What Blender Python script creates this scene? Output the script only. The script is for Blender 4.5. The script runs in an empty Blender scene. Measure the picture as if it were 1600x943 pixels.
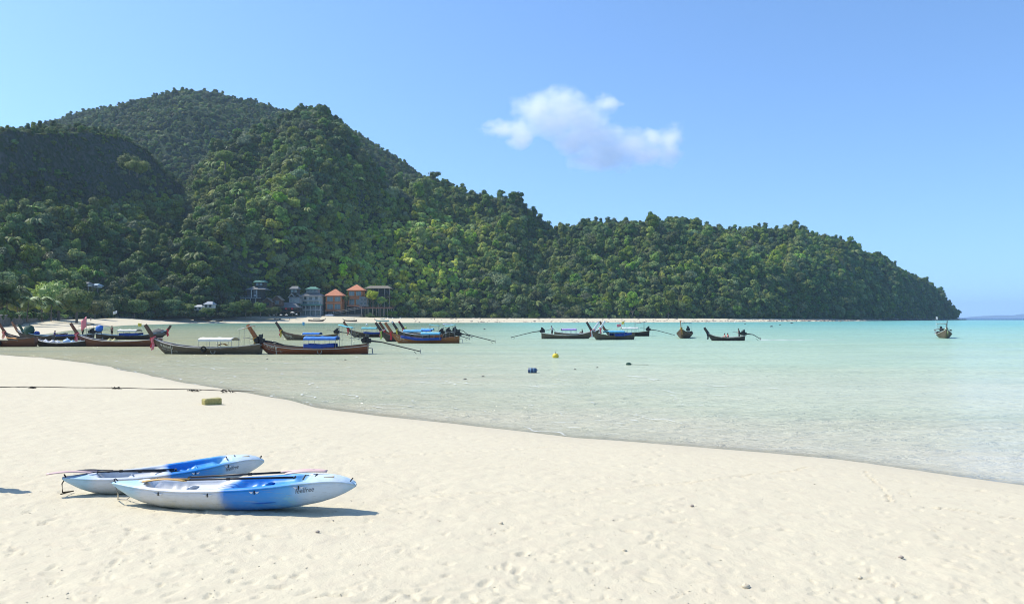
import bpy, math, random
import numpy as np
from mathutils import Vector, Matrix

S = bpy.context.scene
COL = S.collection
R = math.radians
rng = np.random.default_rng(7)
random.seed(7)

# ---------------------------------------------------------------- camera, world, sun, exposure
CAM_H = 3.3
HORIZON = 496.3
FOC = 1200.0                      # pixels of the 1600 px wide photograph
cam_d = bpy.data.cameras.new('camera')
cam = bpy.data.objects.new('camera', cam_d)
COL.objects.link(cam)
S.camera = cam
cam_d.sensor_width = 36.0
cam_d.lens = 36.0 * FOC / 1600.0
cam_d.clip_start = 0.1
cam_d.clip_end = 60000.0
cam.location = (0, 0, CAM_H)
cam.rotation_euler = (R(90) + math.atan((HORIZON - 471.5) / FOC), 0, 0)

SUN_EL = R(50)
SUN_AZ = math.atan2(-0.955, 0.24)      # azimuth from +Y towards +X of the direction TO the sun
w = bpy.data.worlds.new('World')
S.world = w
w.use_nodes = True
wn = w.node_tree.nodes
wl = w.node_tree.links
for n in list(wn):
    wn.remove(n)
wo = wn.new('ShaderNodeOutputWorld')
bg = wn.new('ShaderNodeBackground')
sky = wn.new('ShaderNodeTexSky')
sky.sky_type = 'NISHITA'
sky.sun_disc = False
sky.sun_elevation = SUN_EL
sky.sun_rotation = SUN_AZ
sky.altitude = 0
sky.air_density = 1.0
sky.dust_density = 0.6
sky.ozone_density = 2.4
bg.inputs['Strength'].default_value = 0.15
tc = wn.new('ShaderNodeTexCoord')
vm = wn.new('ShaderNodeVectorMath'); vm.operation = 'ADD'; vm.inputs[1].default_value = (0, 0, 0.085)   # keeps the lookup off the brown band at the very horizon
vn = wn.new('ShaderNodeVectorMath'); vn.operation = 'NORMALIZE'
wl.new(tc.outputs['Generated'], vm.inputs[0]); wl.new(vm.outputs[0], vn.inputs[0]); wl.new(vn.outputs[0], sky.inputs['Vector'])
tm = wn.new('ShaderNodeMix'); tm.data_type = 'RGBA'; tm.blend_type = 'MULTIPLY'; tm.inputs[0].default_value = 1.0
tm.inputs[7].default_value = (0.82, 1.015, 1.2, 1.0)
wl.new(sky.outputs[0], tm.inputs[6])
wl.new(tm.outputs[2], bg.inputs['Color'])
wl.new(bg.outputs[0], wo.inputs['Surface'])

sl = bpy.data.lights.new('sun', 'SUN')
sl.energy = 4.6
sl.angle = R(0.55)
sl.color = (1.0, 0.93, 0.82)
sun = bpy.data.objects.new('sun', sl)
COL.objects.link(sun)
to_sun = Vector((math.sin(SUN_AZ) * math.cos(SUN_EL), math.cos(SUN_AZ) * math.cos(SUN_EL), math.sin(SUN_EL)))
sun.rotation_euler = (-to_sun).to_track_quat('-Z', 'Y').to_euler()

S.view_settings.view_transform = 'Standard'
S.view_settings.look = 'None'
S.view_settings.gamma = 1.0
S.view_settings.exposure = 0.42
S.render.engine = 'CYCLES'
cy = S.cycles
cy.filter_width = 1.05
cy.use_denoising = True
cy.denoising_input_passes = 'RGB_ALBEDO_NORMAL'
cy.max_bounces = 8
cy.diffuse_bounces = 3
cy.glossy_bounces = 2
cy.transmission_bounces = 4
cy.transparent_max_bounces = 12
cy.volume_bounces = 4
cy.sample_clamp_indirect = 4.0
cy.sample_clamp_direct = 0.0
cy.volume_step_rate = 1.0
cy.volume_max_steps = 128
cy.caustics_reflective = False
cy.caustics_refractive = False


# ---------------------------------------------------------------- helpers
def P(px, py, z=0.0):
    """point where the sight line through photograph pixel (px, py) meets height z"""
    Y = (CAM_H - z) * FOC / (py - HORIZON)
    return Vector(((px - 800.0) / FOC * Y, Y, z))


def PD(px, py, Y):
    """point at forward distance Y on the sight line through photograph pixel (px, py)"""
    return Vector(((px - 800.0) / FOC * Y, Y, CAM_H + (HORIZON - py) / FOC * Y))


def tag(o, label=None, cat=None, group=None, kind=None):
    if label: o['label'] = label
    if cat: o['category'] = cat
    if group: o['group'] = group
    if kind: o['kind'] = kind
    return o


def empty(name, loc=(0, 0, 0), rz=0.0):
    o = bpy.data.objects.new(name, None)
    COL.objects.link(o)
    o.location = loc
    o.rotation_euler = (0, 0, rz)
    o.empty_display_size = 0.1
    return o


def grid_mesh(name, V, nr, nc, attrs=None, smooth=True, keep=None):
    """V: (nr*nc,3) row-major"""
    i = np.arange(nr - 1)[:, None] * nc + np.arange(nc - 1)[None, :]
    f = np.stack([i, i + 1, i + nc + 1, i + nc], -1).reshape(-1, 4)
    if keep is not None:
        f = f[keep.reshape(-1)]
    return np_mesh(name, V, f, attrs, smooth)


def np_mesh(name, V, F, attrs=None, smooth=False):
    me = bpy.data.meshes.new(name)
    V = np.asarray(V, np.float32)
    F = np.asarray(F, np.int32)
    k = F.shape[1]
    me.vertices.add(len(V))
    me.vertices.foreach_set('co', V.ravel())
    me.loops.add(F.size)
    me.loops.foreach_set('vertex_index', F.ravel())
    me.polygons.add(len(F))
    me.polygons.foreach_set('loop_start', np.arange(0, F.size, k, dtype=np.int32))
    if smooth:
        me.polygons.foreach_set('use_smooth', np.ones(len(F), bool))
    me.update(calc_edges=True)
    if attrs:
        for an, av in attrs.items():
            a = me.attributes.new(an, 'FLOAT', 'POINT')
            a.data.foreach_set('value', np.asarray(av, np.float32).ravel())
    me.validate()
    return me


def link(name, me, mat=None, parent=None, loc=None, rz=None):
    o = bpy.data.objects.new(name, me)
    COL.objects.link(o)
    if mat is not None and not me.materials:
        for m_ in (mat if isinstance(mat, (list, tuple)) else [mat]):
            me.materials.append(m_)
    if parent is not None:
        o.parent = parent
    if loc is not None: o.location = loc
    if rz is not None: o.rotation_euler = (0, 0, rz)
    return o


class NT:
    """tiny node-tree builder"""
    def __init__(s, name):
        s.m = bpy.data.materials.new(name)
        s.m.use_nodes = True
        s.t = s.m.node_tree
        for n in list(s.t.nodes): s.t.nodes.remove(n)
        s.out = s.n('ShaderNodeOutputMaterial')

    def n(s, typ, **kw):
        nd = s.t.nodes.new(typ)
        for k, v in kw.items():
            if k.startswith('i_'):
                key = k[2:].replace('_', ' ')
                inp = nd.inputs[int(key)] if key.isdigit() else nd.inputs[key]
                s.set(inp, v)
            else:
                setattr(nd, k, v)
        return nd

    def set(s, inp, v):
        if isinstance(v, bpy.types.NodeSocket):
            s.t.links.new(v, inp)
        elif isinstance(v, bpy.types.Node):
            s.t.links.new(v.outputs[0], inp)
        else:
            if hasattr(inp.default_value, '__len__') and hasattr(v, '__len__') and len(inp.default_value) == 4 and len(v) == 3:
                v = (*v, 1.0)
            inp.default_value = v

    def math(s, op, a, b=0.0, c=None, clamp=False):
        nd = s.n('ShaderNodeMath', operation=op, use_clamp=clamp)
        s.set(nd.inputs[0], a); s.set(nd.inputs[1], b)
        if c is not None: s.set(nd.inputs[2], c)
        return nd.outputs[0]

    def mix(s, f, a, b, blend='MIX'):
        nd = s.n('ShaderNodeMix', data_type='RGBA', blend_type=blend)
        s.set(nd.inputs[0], f); s.set(nd.inputs[6], a); s.set(nd.inputs[7], b)
        return nd.outputs[2]

    def ramp(s, f, stops, interp='LINEAR'):
        nd = s.n('ShaderNodeValToRGB')
        cr = nd.color_ramp
        cr.interpolation = interp
        while len(cr.elements) < len(stops): cr.elements.new(0.5)
        for e, (p, c) in zip(cr.elements, stops):
            e.position = p
            e.color = (*c, 1.0) if hasattr(c, '__len__') else (c, c, c, 1.0)
        s.set(nd.inputs[0], f)
        return nd.outputs[0]

    def noise(s, vec, scale, detail=3.0, rough=0.55, dist=0.0):
        nd = s.n('ShaderNodeTexNoise')
        nd.inputs['Scale'].default_value = scale
        nd.inputs['Detail'].default_value = detail
        nd.inputs['Roughness'].default_value = rough
        nd.inputs['Distortion'].default_value = dist
        if vec is not None: s.t.links.new(vec, nd.inputs['Vector'])
        return nd.outputs[0]

    def mapping(s, vec, scale=(1, 1, 1), loc=(0, 0, 0), rot=(0, 0, 0)):
        nd = s.n('ShaderNodeMapping')
        nd.inputs['Scale'].default_value = scale
        nd.inputs['Location'].default_value = loc
        nd.inputs['Rotation'].default_value = rot
        s.t.links.new(vec, nd.inputs['Vector'])
        return nd.outputs[0]

    def pos(s): return s.n('ShaderNodeNewGeometry').outputs['Position']
    def obj(s): return s.n('ShaderNodeTexCoord').outputs['Object']
    def attr(s, name, typ='GEOMETRY'):
        nd = s.n('ShaderNodeAttribute', attribute_name=name, attribute_type=typ)
        return nd.outputs['Fac']

    def bump(s, h, strength=0.3, dist=0.05, normal=None):
        nd = s.n('ShaderNodeBump')
        nd.inputs['Strength'].default_value = strength
        nd.inputs['Distance'].default_value = dist
        s.set(nd.inputs['Height'], h)
        if normal is not None: s.t.links.new(normal, nd.inputs['Normal'])
        return nd.outputs[0]

    def bsdf(s, color, rough=0.6, metallic=0.0, spec=0.5, normal=None, **kw):
        nd = s.n('ShaderNodeBsdfPrincipled')
        s.set(nd.inputs['Base Color'], color)
        s.set(nd.inputs['Roughness'], rough)
        s.set(nd.inputs['Metallic'], metallic)
        s.set(nd.inputs['Specular IOR Level'], spec)
        if normal is not None: s.t.links.new(normal, nd.inputs['Normal'])
        for k, v in kw.items(): s.set(nd.inputs[k], v)
        return nd.outputs[0]

    def done(s, shader):
        s.t.links.new(shader, s.out.inputs['Surface'])
        return s.m


_mats = {}
def M(name, color, rough=0.6, var=0.25, scale=3.0, metallic=0.0, bump=0.0, spec=0.4, streak=(1, 1, 1), dirt=None):
    """plain coloured material with grain, wear and a little relief"""
    if name in _mats: return _mats[name]
    t = NT(name)
    v = t.mapping(t.obj(), scale=streak)
    n1 = t.noise(v, scale, 5.0, 0.6)
    n2 = t.noise(v, scale * 7.0, 3.0, 0.6)
    lo = tuple(max(0.0, c * (1 - var)) for c in color)
    hi = tuple(min(1.0, c * (1 + var * 0.6)) for c in color)
    c = t.mix(t.math('MULTIPLY_ADD', n1, 1.6, -0.3, clamp=True), lo, hi)
    c = t.mix(t.math('MULTIPLY', n2, 0.35), c, tuple(x * 0.6 for x in color), 'MIX')
    if dirt is not None:
        c = t.mix(t.ramp(t.noise(t.obj(), scale * 1.7, 6.0, 0.7), [(0.5, 0.0), (0.72, 0.75)]), c, dirt)
    nrm = t.bump(n2, bump, 0.02) if bump else None
    m_ = t.done(t.bsdf(c, rough, metallic, spec, nrm))
    _mats[name] = m_
    return m_


# value noise on numpy arrays
def vnoise(x, y, seed=0):
    xi = np.floor(x).astype(np.int64); yi = np.floor(y).astype(np.int64)
    xf = x - xi; yf = y - yi
    xf = xf * xf * (3 - 2 * xf); yf = yf * yf * (3 - 2 * yf)
    def h(a, b):
        n = (a * 374761393 + b * 668265263 + seed * 974634777) & 0x7fffffff
        n = ((n ^ (n >> 13)) * 1274126177) & 0x7fffffff
        n = n ^ (n >> 16)
        return (n & 0xffff) / 65535.0
    a = h(xi, yi); b = h(xi + 1, yi); c = h(xi, yi + 1); d = h(xi + 1, yi + 1)
    return (a * (1 - xf) + b * xf) * (1 - yf) + (c * (1 - xf) + d * xf) * yf


def fbm(x, y, oct=4, seed=0, gain=0.5):
    s = 0; a = 1; t = 0
    for k in range(oct):
        s = s + a * vnoise(x * 2 ** k + 17.3 * k, y * 2 ** k - 9.1 * k, seed + k)
        t += a; a *= gain
    return s / t - 0.5


# ---------------------------------------------------------------- shorelines
near_px = [(1600, 757), (1500, 744), (1400, 730), (1300, 716), (1200, 706), (1100, 698), (1000, 690), (900, 683), (800, 672),
           (700, 660), (600, 649), (500, 636), (440, 623), (390, 613), (340, 605), (290, 598), (240, 588), (190, 577), (130, 566), (70, 559), (0, 554)]
near = [P(a, b)[:2] for a, b in near_px]
far_px = [(-60, 536), (0, 530), (60, 523), (110, 516), (150, 511.0), (200, 507.8), (300, 505), (400, 504.4), (520, 504.2), (620, 504.0), (760, 503.8), (880, 503.6),
          (1000, 503.3), (1100, 503.0), (1200, 502.5), (1280, 501.9), (1350, 501.2), (1420, 500.5), (1470, 499.9), (1508, 499.55)]
far = [P(a, b)[:2] for a, b in far_px]
poly = [(300, -150), (60, -25)] + near + [(-66, 84), (-86, 98), (-97, 112)] + far + \
       [(800, 1350), (720, 1700), (300, 2600), (-2500, 3200), (-2500, 22000), (22000, 22000), (22000, -150)]
poly = np.array(poly, float)
n_near_end = 2 + len(near) + 1


def seg_dist(X, Y, pts, closed):
    d = np.full(X.shape, 1e18)
    m = len(pts) if closed else len(pts) - 1
    for i in range(m):
        ax, ay = pts[i]; bx, by = pts[(i + 1) % len(pts)]
        dx, dy = bx - ax, by - ay
        t = np.clip(((X - ax) * dx + (Y - ay) * dy) / (dx * dx + dy * dy), 0, 1)
        d = np.minimum(d, (X - ax - t * dx) ** 2 + (Y - ay - t * dy) ** 2)
    return np.sqrt(d)


def in_poly(X, Y, pts):
    r = np.zeros(X.shape, bool)
    n = len(pts)
    for i in range(n):
        ax, ay = pts[i]; bx, by = pts[(i + 1) % n]
        c = ((ay > Y) != (by > Y)) & (X < (bx - ax) * (Y - ay) / (by - ay + 1e-12) + ax)
        r ^= c
    return r


SHORE = poly[0:2 + len(near) + 3 + len(far) + 3]


def shore_sd(X, Y):
    """signed distance to the waterline, land positive"""
    d = seg_dist(X, Y, SHORE, False)
    return np.where(in_poly(X, Y, poly), -d, d)


CAPX = [100, 200, 270, 480, 540, 620, 700, 1200, 1500]
CAPZ = [2.4, 3.3, 4.7, 4.7, 4.2, 3.3, 3.0, 2.7, 2.0]


def beach_z(X, Y, s=None):
    if s is None: s = shore_sd(X, Y)
    s = s + 0.5 * fbm(X * 0.23, Y * 0.23, 3, 5) * np.clip(Y / 30, 0.3, 2.0)
    up = np.where(s < 14, 0.046 * s, 0.644 + (s - 14) * 0.030)
    pxx = 800 + FOC * X / np.maximum(Y, 1.0)
    cap = np.where(Y > 250, np.interp(pxx, CAPX, CAPZ), 2.6)
    upf = np.where(Y > 250, 0.10 * s, up)
    k_ = np.clip((Y - 200) / 120, 0, 1)
    up = np.minimum(up * (1 - k_) + upf * k_, cap) + 0.05 * fbm(X * 0.16, Y * 0.3, 3, 11) * np.clip(s / 6, 0, 1)
    dn = np.maximum(0.035 * s, -3.0)
    return np.where(s > 0, up, dn)


def ground_at(x, y):
    a = np.array([float(x)]); b = np.array([float(y)])
    return float(beach_z(a, b)[0])


def place(px, py, z0=0.4):
    """point of the beach under photograph pixel (px, py)"""
    z = z0
    for _ in range(25):
        p = P(px, py, z)
        z = 0.5 * z + 0.5 * ground_at(p.x, p.y)
    p = P(px, py, z)
    return Vector((p.x, p.y, ground_at(p.x, p.y)))


def place_far(px, py, y0=230.0, y1=620.0):
    """the same on the far shore, where the sand rises to eye height"""
    Ys = np.arange(y0, y1, 1.0); Xs = (px - 800) / FOC * Ys
    sdv = shore_sd(Xs, Ys); zz = beach_z(Xs, Ys, sdv)
    pyv = HORIZON + (CAM_H - zz) / Ys * FOC
    ok = np.where((sdv > 0.5) & (pyv <= py))[0]
    i = ok[0] if len(ok) else int(np.argmin(np.abs(sdv - 3)))
    return Vector((float(Xs[i]), float(Ys[i]), float(zz[i])))


# ---------------------------------------------------------------- beach (sand) sheet
pc = np.concatenate([np.arange(-6000, -1000, 250), np.arange(-1000, -60, 30), np.arange(-60, 1660, 3.5), np.arange(1660, 2600, 30), np.arange(2600, 7600, 250)])
ys = np.concatenate([np.geomspace(1.0, 5.5, 30)[:-1], np.geomspace(5.5, 45, 430)[:-1], np.geomspace(45, 400, 120)[:-1], np.geomspace(400, 1800, 70)])
PP, YY = np.meshgrid(pc, ys)
XX = (PP - 800.0) / FOC * YY
sd = shore_sd(XX, YY)
ZZ = beach_z(XX, YY, sd)
fade = np.clip((sd - 0.2) / 1.5, 0, 1)
dry = np.clip((sd - 2.0) / 5, 0, 1)
ZZ = ZZ + fade * (0.020 * fbm(XX * 1.1, YY * 1.1, 3, 21)) + fade * dry * 0.030 * fbm(XX * 3.3, YY * 3.3, 3, 31) \
    + fade * dry * 0.016 * np.maximum(0, fbm(XX * 9.0, YY * 9.0, 2, 41) - 0.08)
dent = np.zeros_like(ZZ)
def add_dent(x, y, ang, la, lb, dep, rim=0.35):
    r_ = 3.0 * la
    j0, j1 = np.searchsorted(ys, [y - r_, y + r_])
    if j1 - j0 < 1: return
    pa = 800 + FOC * (x - r_) / y; pb = 800 + FOC * (x + r_) / y
    i0, i1 = np.searchsorted(pc, [pa, pb])
    if i1 - i0 < 1: return
    sx = XX[j0:j1, i0:i1] - x; sy = YY[j0:j1, i0:i1] - y
    u = (sx * math.cos(ang) + sy * math.sin(ang)) / la
    v = (-sx * math.sin(ang) + sy * math.cos(ang)) / lb
    q = u * u + v * v
    dent[j0:j1, i0:i1] += -dep * np.exp(-q * q) + dep * rim * .6 * np.exp(-(np.sqrt(q) - 1.45) ** 2 * 6)
# trails of footprints and loose scuffs
for k in range(30):
    x = rng.uniform(-16, 14); y = rng.uniform(5.6, 26); a = rng.uniform(0, math.tau) if rng.random() < .4 else rng.normal(-0.35, 0.35)
    for q in range(rng.integers(5, 16)):
        x += 0.62 * math.cos(a); y += 0.62 * math.sin(a); a += rng.normal(0, .07)
        off = 0.09 * (1 if q % 2 else -1)
        add_dent(x - off * math.sin(a), y + off * math.cos(a), a, 0.13, 0.055, rng.uniform(.012, .03))
for k in range(2600):
    y = 5.6 * (30 / 5.6) ** rng.random(); x = rng.uniform(-0.72, 0.72) * y
    add_dent(x, y, rng.uniform(0, 3.14), rng.uniform(.03, .13), rng.uniform(.02, .06), rng.uniform(.004, .019))
# dragged rope tracks
def add_track(p0, p1, dep=0.026, wob=0.12):
    n = max(8, int(math.hypot(p1[0] - p0[0], p1[1] - p0[1]) / 0.11))
    for k in range(n):
        t = k / (n - 1)
        x = p0[0] + (p1[0] - p0[0]) * t; y = p0[1] + (p1[1] - p0[1]) * t
        y += wob * math.sin(t * 7.0) + 0.05 * math.sin(t * 31)
        add_dent(x, y, math.atan2(p1[1] - p0[1], p1[0] - p0[0]), 0.07, 0.03, dep * (0.5 + rng.random()), 0.6)
for a_, b_ in (((1080, 754), (1280, 726)), ((1352, 735), (1390, 782)), ((400, 668), (760, 664)), ((560, 716), (900, 694)), ((1460, 792), (1640, 812)), ((600, 780), (1080, 752))):
    add_track(place(*a_), place(*b_))
ZZ = ZZ + dent * fade

t = NT('beach_sand')
p = t.pos()
s_at = t.attr('shore')
n_big = t.noise(p, 0.35, 4, 0.6)
n_mid = t.noise(t.mapping(p, scale=(1.0, 0.6, 1)), 5.0, 5, 0.65)
n_fine = t.noise(p, 120.0, 4, 0.7)
c = t.mix(n_big, (0.545, 0.49, 0.352), (0.595, 0.545, 0.395))
c = t.mix(t.ramp(n_mid, [(0.45, 0.0), (0.72, 0.55)]), c, (0.50, 0.435, 0.325))
c = t.mix(t.math('MULTIPLY', n_fine, 0.28), c, (0.38, 0.34, 0.27))
speck = t.noise(t.mapping(p, scale=(1.0, 1.0, 1)), 34.0, 3, 0.75)
c = t.mix(t.ramp(speck, [(0.70, 0.0), (0.78, 0.5)]), c, (0.22, 0.18, 0.12))
wetn = t.math('ADD', s_at, t.math('MULTIPLY_ADD', t.noise(p, 0.8, 3), 1.2, -0.6))
wet = t.ramp(t.math('DIVIDE', t.math('ADD', wetn, 1.5), 4.5, clamp=True), [(0.0, 0.1), (0.2, 0.35), (0.36, 0.8), (0.45, 0.45), (0.7, 0.0)])
c = t.mix(t.math('MULTIPLY', wet, 0.45), c, (0.44, 0.39, 0.29))
c = t.mix(t.ramp(t.attr('tide'), [(0.4, 0.0), (1.0, 0.8)]), c, (0.12, 0.10, 0.075))
h = t.math('ADD', t.math('MULTIPLY', n_mid, 0.55), t.math('MULTIPLY', n_fine, 0.05))
h = t.math('ADD', h, t.math('MULTIPLY', t.noise(p, 24, 4, 0.7), 0.35))
nr_ = t.bump(h, 0.6, 0.04)
sand_mat = t.done(t.bsdf(c, t.math('MULTIPLY_ADD', wet, -0.25, 0.95), 0, 0.25, nr_))
tide = np.zeros_like(ZZ)
me = grid_mesh('beach', np.stack([XX, YY, ZZ], -1).reshape(-1, 3), len(ys), len(pc), {'shore': sd, 'tide': tide})
beach = link('beach', me, sand_mat)
tag(beach, 'pale sandy beach curving round the bay', kind='structure')
del XX, YY, ZZ, PP, dent

# ---------------------------------------------------------------- sea
pc = np.concatenate([np.arange(-6000, -300, 300), np.arange(-300, 1900, 16), np.arange(1900, 9000, 300)])
ys = np.concatenate([np.geomspace(4, 2000, 260)[:-1], np.geomspace(2000, 26000, 24)])
PP, YY = np.meshgrid(pc, ys)
XX = (PP - 800.0) / FOC * YY
s1 = seg_dist(XX, YY, SHORE[:n_near_end + 3], False)
s2 = seg_dist(XX, YY, SHORE[n_near_end + 2:], False)
inw = in_poly(XX, YY, poly)
me = grid_mesh('sea', np.stack([XX, YY, np.zeros_like(XX)], -1).reshape(-1, 3), len(ys), len(pc),
               {'near_shore': np.where(inw, s1, 0), 'far_shore': np.where(inw, s2, 0)})
t = NT('sea_water')
p = t.pos()
sn = t.attr('near_shore'); sf = t.attr('far_shore')
sep = t.n('ShaderNodeSeparateXYZ'); t.t.links.new(p, sep.inputs[0])
X_, Y_ = sep.outputs[0], sep.outputs[1]
patch = t.noise(t.mapping(p, scale=(0.35, 1.0, 1)), 0.05, 4, 0.6)
eff = t.math('ADD', sn, t.math('MULTIPLY_ADD', patch, 50.0, -25.0))
# shallow sand-tinted water -> pale green -> turquoise
body = t.ramp(t.math('DIVIDE', t.math('MAXIMUM', eff, 0), 420.0, clamp=True),
              [(0.0, (0.57, 0.54, 0.42)), (0.035, (0.54, 0.57, 0.43)), (0.10, (0.46, 0.58, 0.43)), (0.28, (0.34, 0.54, 0.42)), (0.6, (0.25, 0.51, 0.43)), (1.0, (0.17, 0.46, 0.43))])
left = t.ramp(t.math('MULTIPLY_ADD', X_, -0.022, 0.20, clamp=True), [(0.0, 0.0), (1.0, 1.0)])  # olive zone: seagrass tone plus hill reflection and shade put into the water colour
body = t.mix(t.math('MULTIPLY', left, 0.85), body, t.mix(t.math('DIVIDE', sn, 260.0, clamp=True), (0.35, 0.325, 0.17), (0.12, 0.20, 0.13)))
mott = t.noise(t.mapping(p, scale=(.3, 1.0, 1)), .22, 5, .65)
body = t.mix(t.ramp(mott, [(.42, 0.0), (.66, .30)]), body, (.25, .34, .24))
deep = t.ramp(t.math('DIVIDE', t.math('ADD', Y_, t.math('MULTIPLY', X_, 0.12)), 2000.0, clamp=True), [(0.56, 0.0), (0.66, 1.0)])
body = t.mix(deep, body, (0.004, 0.045, 0.13))
shal = t.ramp(t.math('DIVIDE', sn, 26.0, clamp=True), [(0.0, 0.85), (0.006, 0.45), (0.02, 0.12), (0.05, 0.0)])
# ripples: long crests across the view, two scales, plus broad gust patches
r1 = t.noise(t.mapping(p, scale=(0.5, 1.0, 1), rot=(0, 0, 0.12)), 1.7, 5, 0.66, 0.5)
r2 = t.noise(t.mapping(p, scale=(0.3, 1.0, 1), rot=(0, 0, -0.1)), 0.7, 4, 0.6, 0.3)
r3 = t.noise(t.mapping(p, scale=(0.25, 1.0, 1)), 11.0, 3, 0.6)
r4 = t.noise(t.mapping(p, scale=(0.22, 1.0, 1), rot=(0, 0, 0.05)), 0.17, 5, 0.7, 0.4)
gust = t.ramp(t.noise(t.mapping(p, scale=(0.25, 1, 1)), 0.06, 4, 0.6), [(0.35, 0.35), (0.65, 1.0)])
hh = t.math('ADD', t.math('MULTIPLY', r1, 0.55), t.math('MULTIPLY', r2, 0.40))
hh = t.math('ADD', hh, t.math('MULTIPLY', r3, 0.09))
hh = t.math('ADD', hh, t.math('MULTIPLY', r4, 1.1))
bn = t.n('ShaderNodeBump')
bn.inputs['Distance'].default_value = 0.75
t.set(bn.inputs['Height'], hh)
t.set(bn.inputs['Strength'], t.math('MULTIPLY', gust, 1.0))
nrm = bn.outputs[0]
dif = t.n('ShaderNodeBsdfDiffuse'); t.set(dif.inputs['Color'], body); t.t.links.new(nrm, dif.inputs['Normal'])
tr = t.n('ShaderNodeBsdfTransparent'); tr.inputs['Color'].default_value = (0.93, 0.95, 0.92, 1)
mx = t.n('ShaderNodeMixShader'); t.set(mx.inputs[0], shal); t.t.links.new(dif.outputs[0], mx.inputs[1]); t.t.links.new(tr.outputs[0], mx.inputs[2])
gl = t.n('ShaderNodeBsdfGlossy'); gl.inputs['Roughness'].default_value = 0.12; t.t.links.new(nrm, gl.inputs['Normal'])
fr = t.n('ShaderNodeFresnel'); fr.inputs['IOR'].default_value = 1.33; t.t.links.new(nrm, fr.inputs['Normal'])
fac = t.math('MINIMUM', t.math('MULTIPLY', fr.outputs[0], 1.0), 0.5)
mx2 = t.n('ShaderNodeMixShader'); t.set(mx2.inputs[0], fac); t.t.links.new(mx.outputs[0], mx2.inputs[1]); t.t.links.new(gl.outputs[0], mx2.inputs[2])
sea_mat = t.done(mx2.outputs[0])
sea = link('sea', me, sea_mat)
tag(sea, 'clear shallow turquoise sea with small ripples', kind='structure')
del XX, YY, PP

# ---------------------------------------------------------------- hills
def column_sheet(cols, pcs, vs):
    """cols: {px: [(Y, z)...]} -> arrays X, Y, Z over pcs x vs (v = 0..n-1 along the control points)"""
    keys = sorted(cols)
    n = len(cols[keys[0]])
    cy_ = np.array([[q[0] for q in cols[k]] for k in keys], float)
    cz_ = np.array([[q[1] for q in cols[k]] for k in keys], float)
    Yc = np.stack([np.interp(pcs, keys, cy_[:, j]) for j in range(n)], 1)
    Zc = np.stack([np.interp(pcs, keys, cz_[:, j]) for j in range(n)], 1)
    Yo = np.zeros((len(vs), len(pcs))); Zo = np.zeros_like(Yo)
    j = np.minimum(vs.astype(int), n - 2); f = vs - j
    for r_, (jj, ff) in enumerate(zip(j, f)):
        Yo[r_] = Yc[:, jj] * (1 - ff) + Yc[:, jj + 1] * ff
        Zo[r_] = Zc[:, jj] * (1 - ff) + Zc[:, jj + 1] * ff
    Xo = (pcs[None, :] - 800.0) / FOC * Yo
    return Xo, Yo, Zo


def zp(y, Y): return CAM_H + (HORIZON - y) / FOC * Y

cols = {}
# left ridge: foot, lower slope, bench, cliff base, cliff top, back
L = {-1300: [(300, None), (330, 492), (370, 490), (430, 489), (455, 488), (560, 488), (900, 490)],
     -900: [(300, None), (330, 460), (370, 420), (430, 390), (455, 350), (560, 345), (900, 400)],
     -500: [(300, None), (330, 430), (370, 350), (430, 300), (455, 210), (560, 218), (900, 330)],
     -200: [(300, None), (345, 435), (385, 350), (450, 302), (475, 200), (580, 205), (900, 320)],
     0: [(330, None), (375, 440), (425, 370), (490, 306), (508, 208), (600, 210), (900, 310)],
     60: [(365, None), (410, 440), (460, 370), (525, 306), (545, 206), (630, 208), (900, 310)],
     120: [(400, None), (445, 440), (500, 372), (565, 306), (585, 206), (660, 208), (920, 310)],
     180: [(430, None), (480, 440), (540, 375), (600, 308), (622, 214), (690, 214), (940, 310)],
     225: [(450, None), (500, 440), (560, 375), (635, 308), (655, 236), (710, 236), (940, 315)],
     262: [(465, None), (515, 440), (580, 375), (670, 306), (690, 272), (750, 272), (950, 330)],
     288: [(480, None), (525, 440), (590, 375), (680, 316), (760, 296), (800, 296), (980, 345)]}
# main hill and headland: foot Y, ridge Y, ridge y
Rr = {318: (480, 735, 252), 350: (505, 700, 226), 400: (532, 690, 208), 440: (542, 690, 181), 475: (550, 690, 169), 505: (556, 690, 170), 530: (560, 690, 193), 545: (566, 690, 210),
      560: (572, 690, 233), 585: (580, 692, 272), 610: (588, 698, 294), 640: (600, 705, 292), 670: (612, 715, 280), 700: (618, 715, 286), 730: (622, 720, 304), 770: (622, 720, 320), 810: (620, 715, 330),
      835: (618, 712, 352), 855: (618, 720, 372), 880: (618, 730, 364), 920: (618, 740, 352), 1000: (630, 760, 353), 1080: (640, 780, 358), 1150: (655, 800, 361),
      1250: (730, 860, 361), 1300: (790, 900, 372), 1350: (840, 960, 396), 1400: (930, 1030, 418), 1440: (1040, 1120, 440), 1470: (1125, 1180, 464), 1488: (1185, 1220, 484),
      1497: (1205, 1235, 494)}
for k, v in L.items():
    cols[k] = [(Y, float(np.interp(k, CAPX, CAPZ)) - .3 if y is None else zp(y, Y)) for Y, y in v]
for k, (f0, r0, y0) in Rr.items():
    r0 = r0 + 150 * float(np.interp(k, [318, 400, 1100, 1300, 1450], [.5, 1, 1, .6, .1]))
    zt = zp(y0, r0)
    pts = []
    for u, fz in ((0, 0), (.22, .34), (.48, .62), (.76, .86), (1.0, 1.0)):
        zf_ = float(np.interp(k, CAPX, CAPZ)) - .3
        pts.append((f0 + (r0 - f0) * u, max(zf_, zf_ + (zt - zf_) * fz)))
    pts.append((r0 + 60, zt * 0.93))
    pts.append((r0 + 260, zt * 0.35))
    cols[k] = pts
pcs = np.concatenate([np.arange(-1300, -500, 12.0), np.arange(-500, 1497.5, 4.0)])
vs = np.linspace(0, 6, 97)
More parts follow.
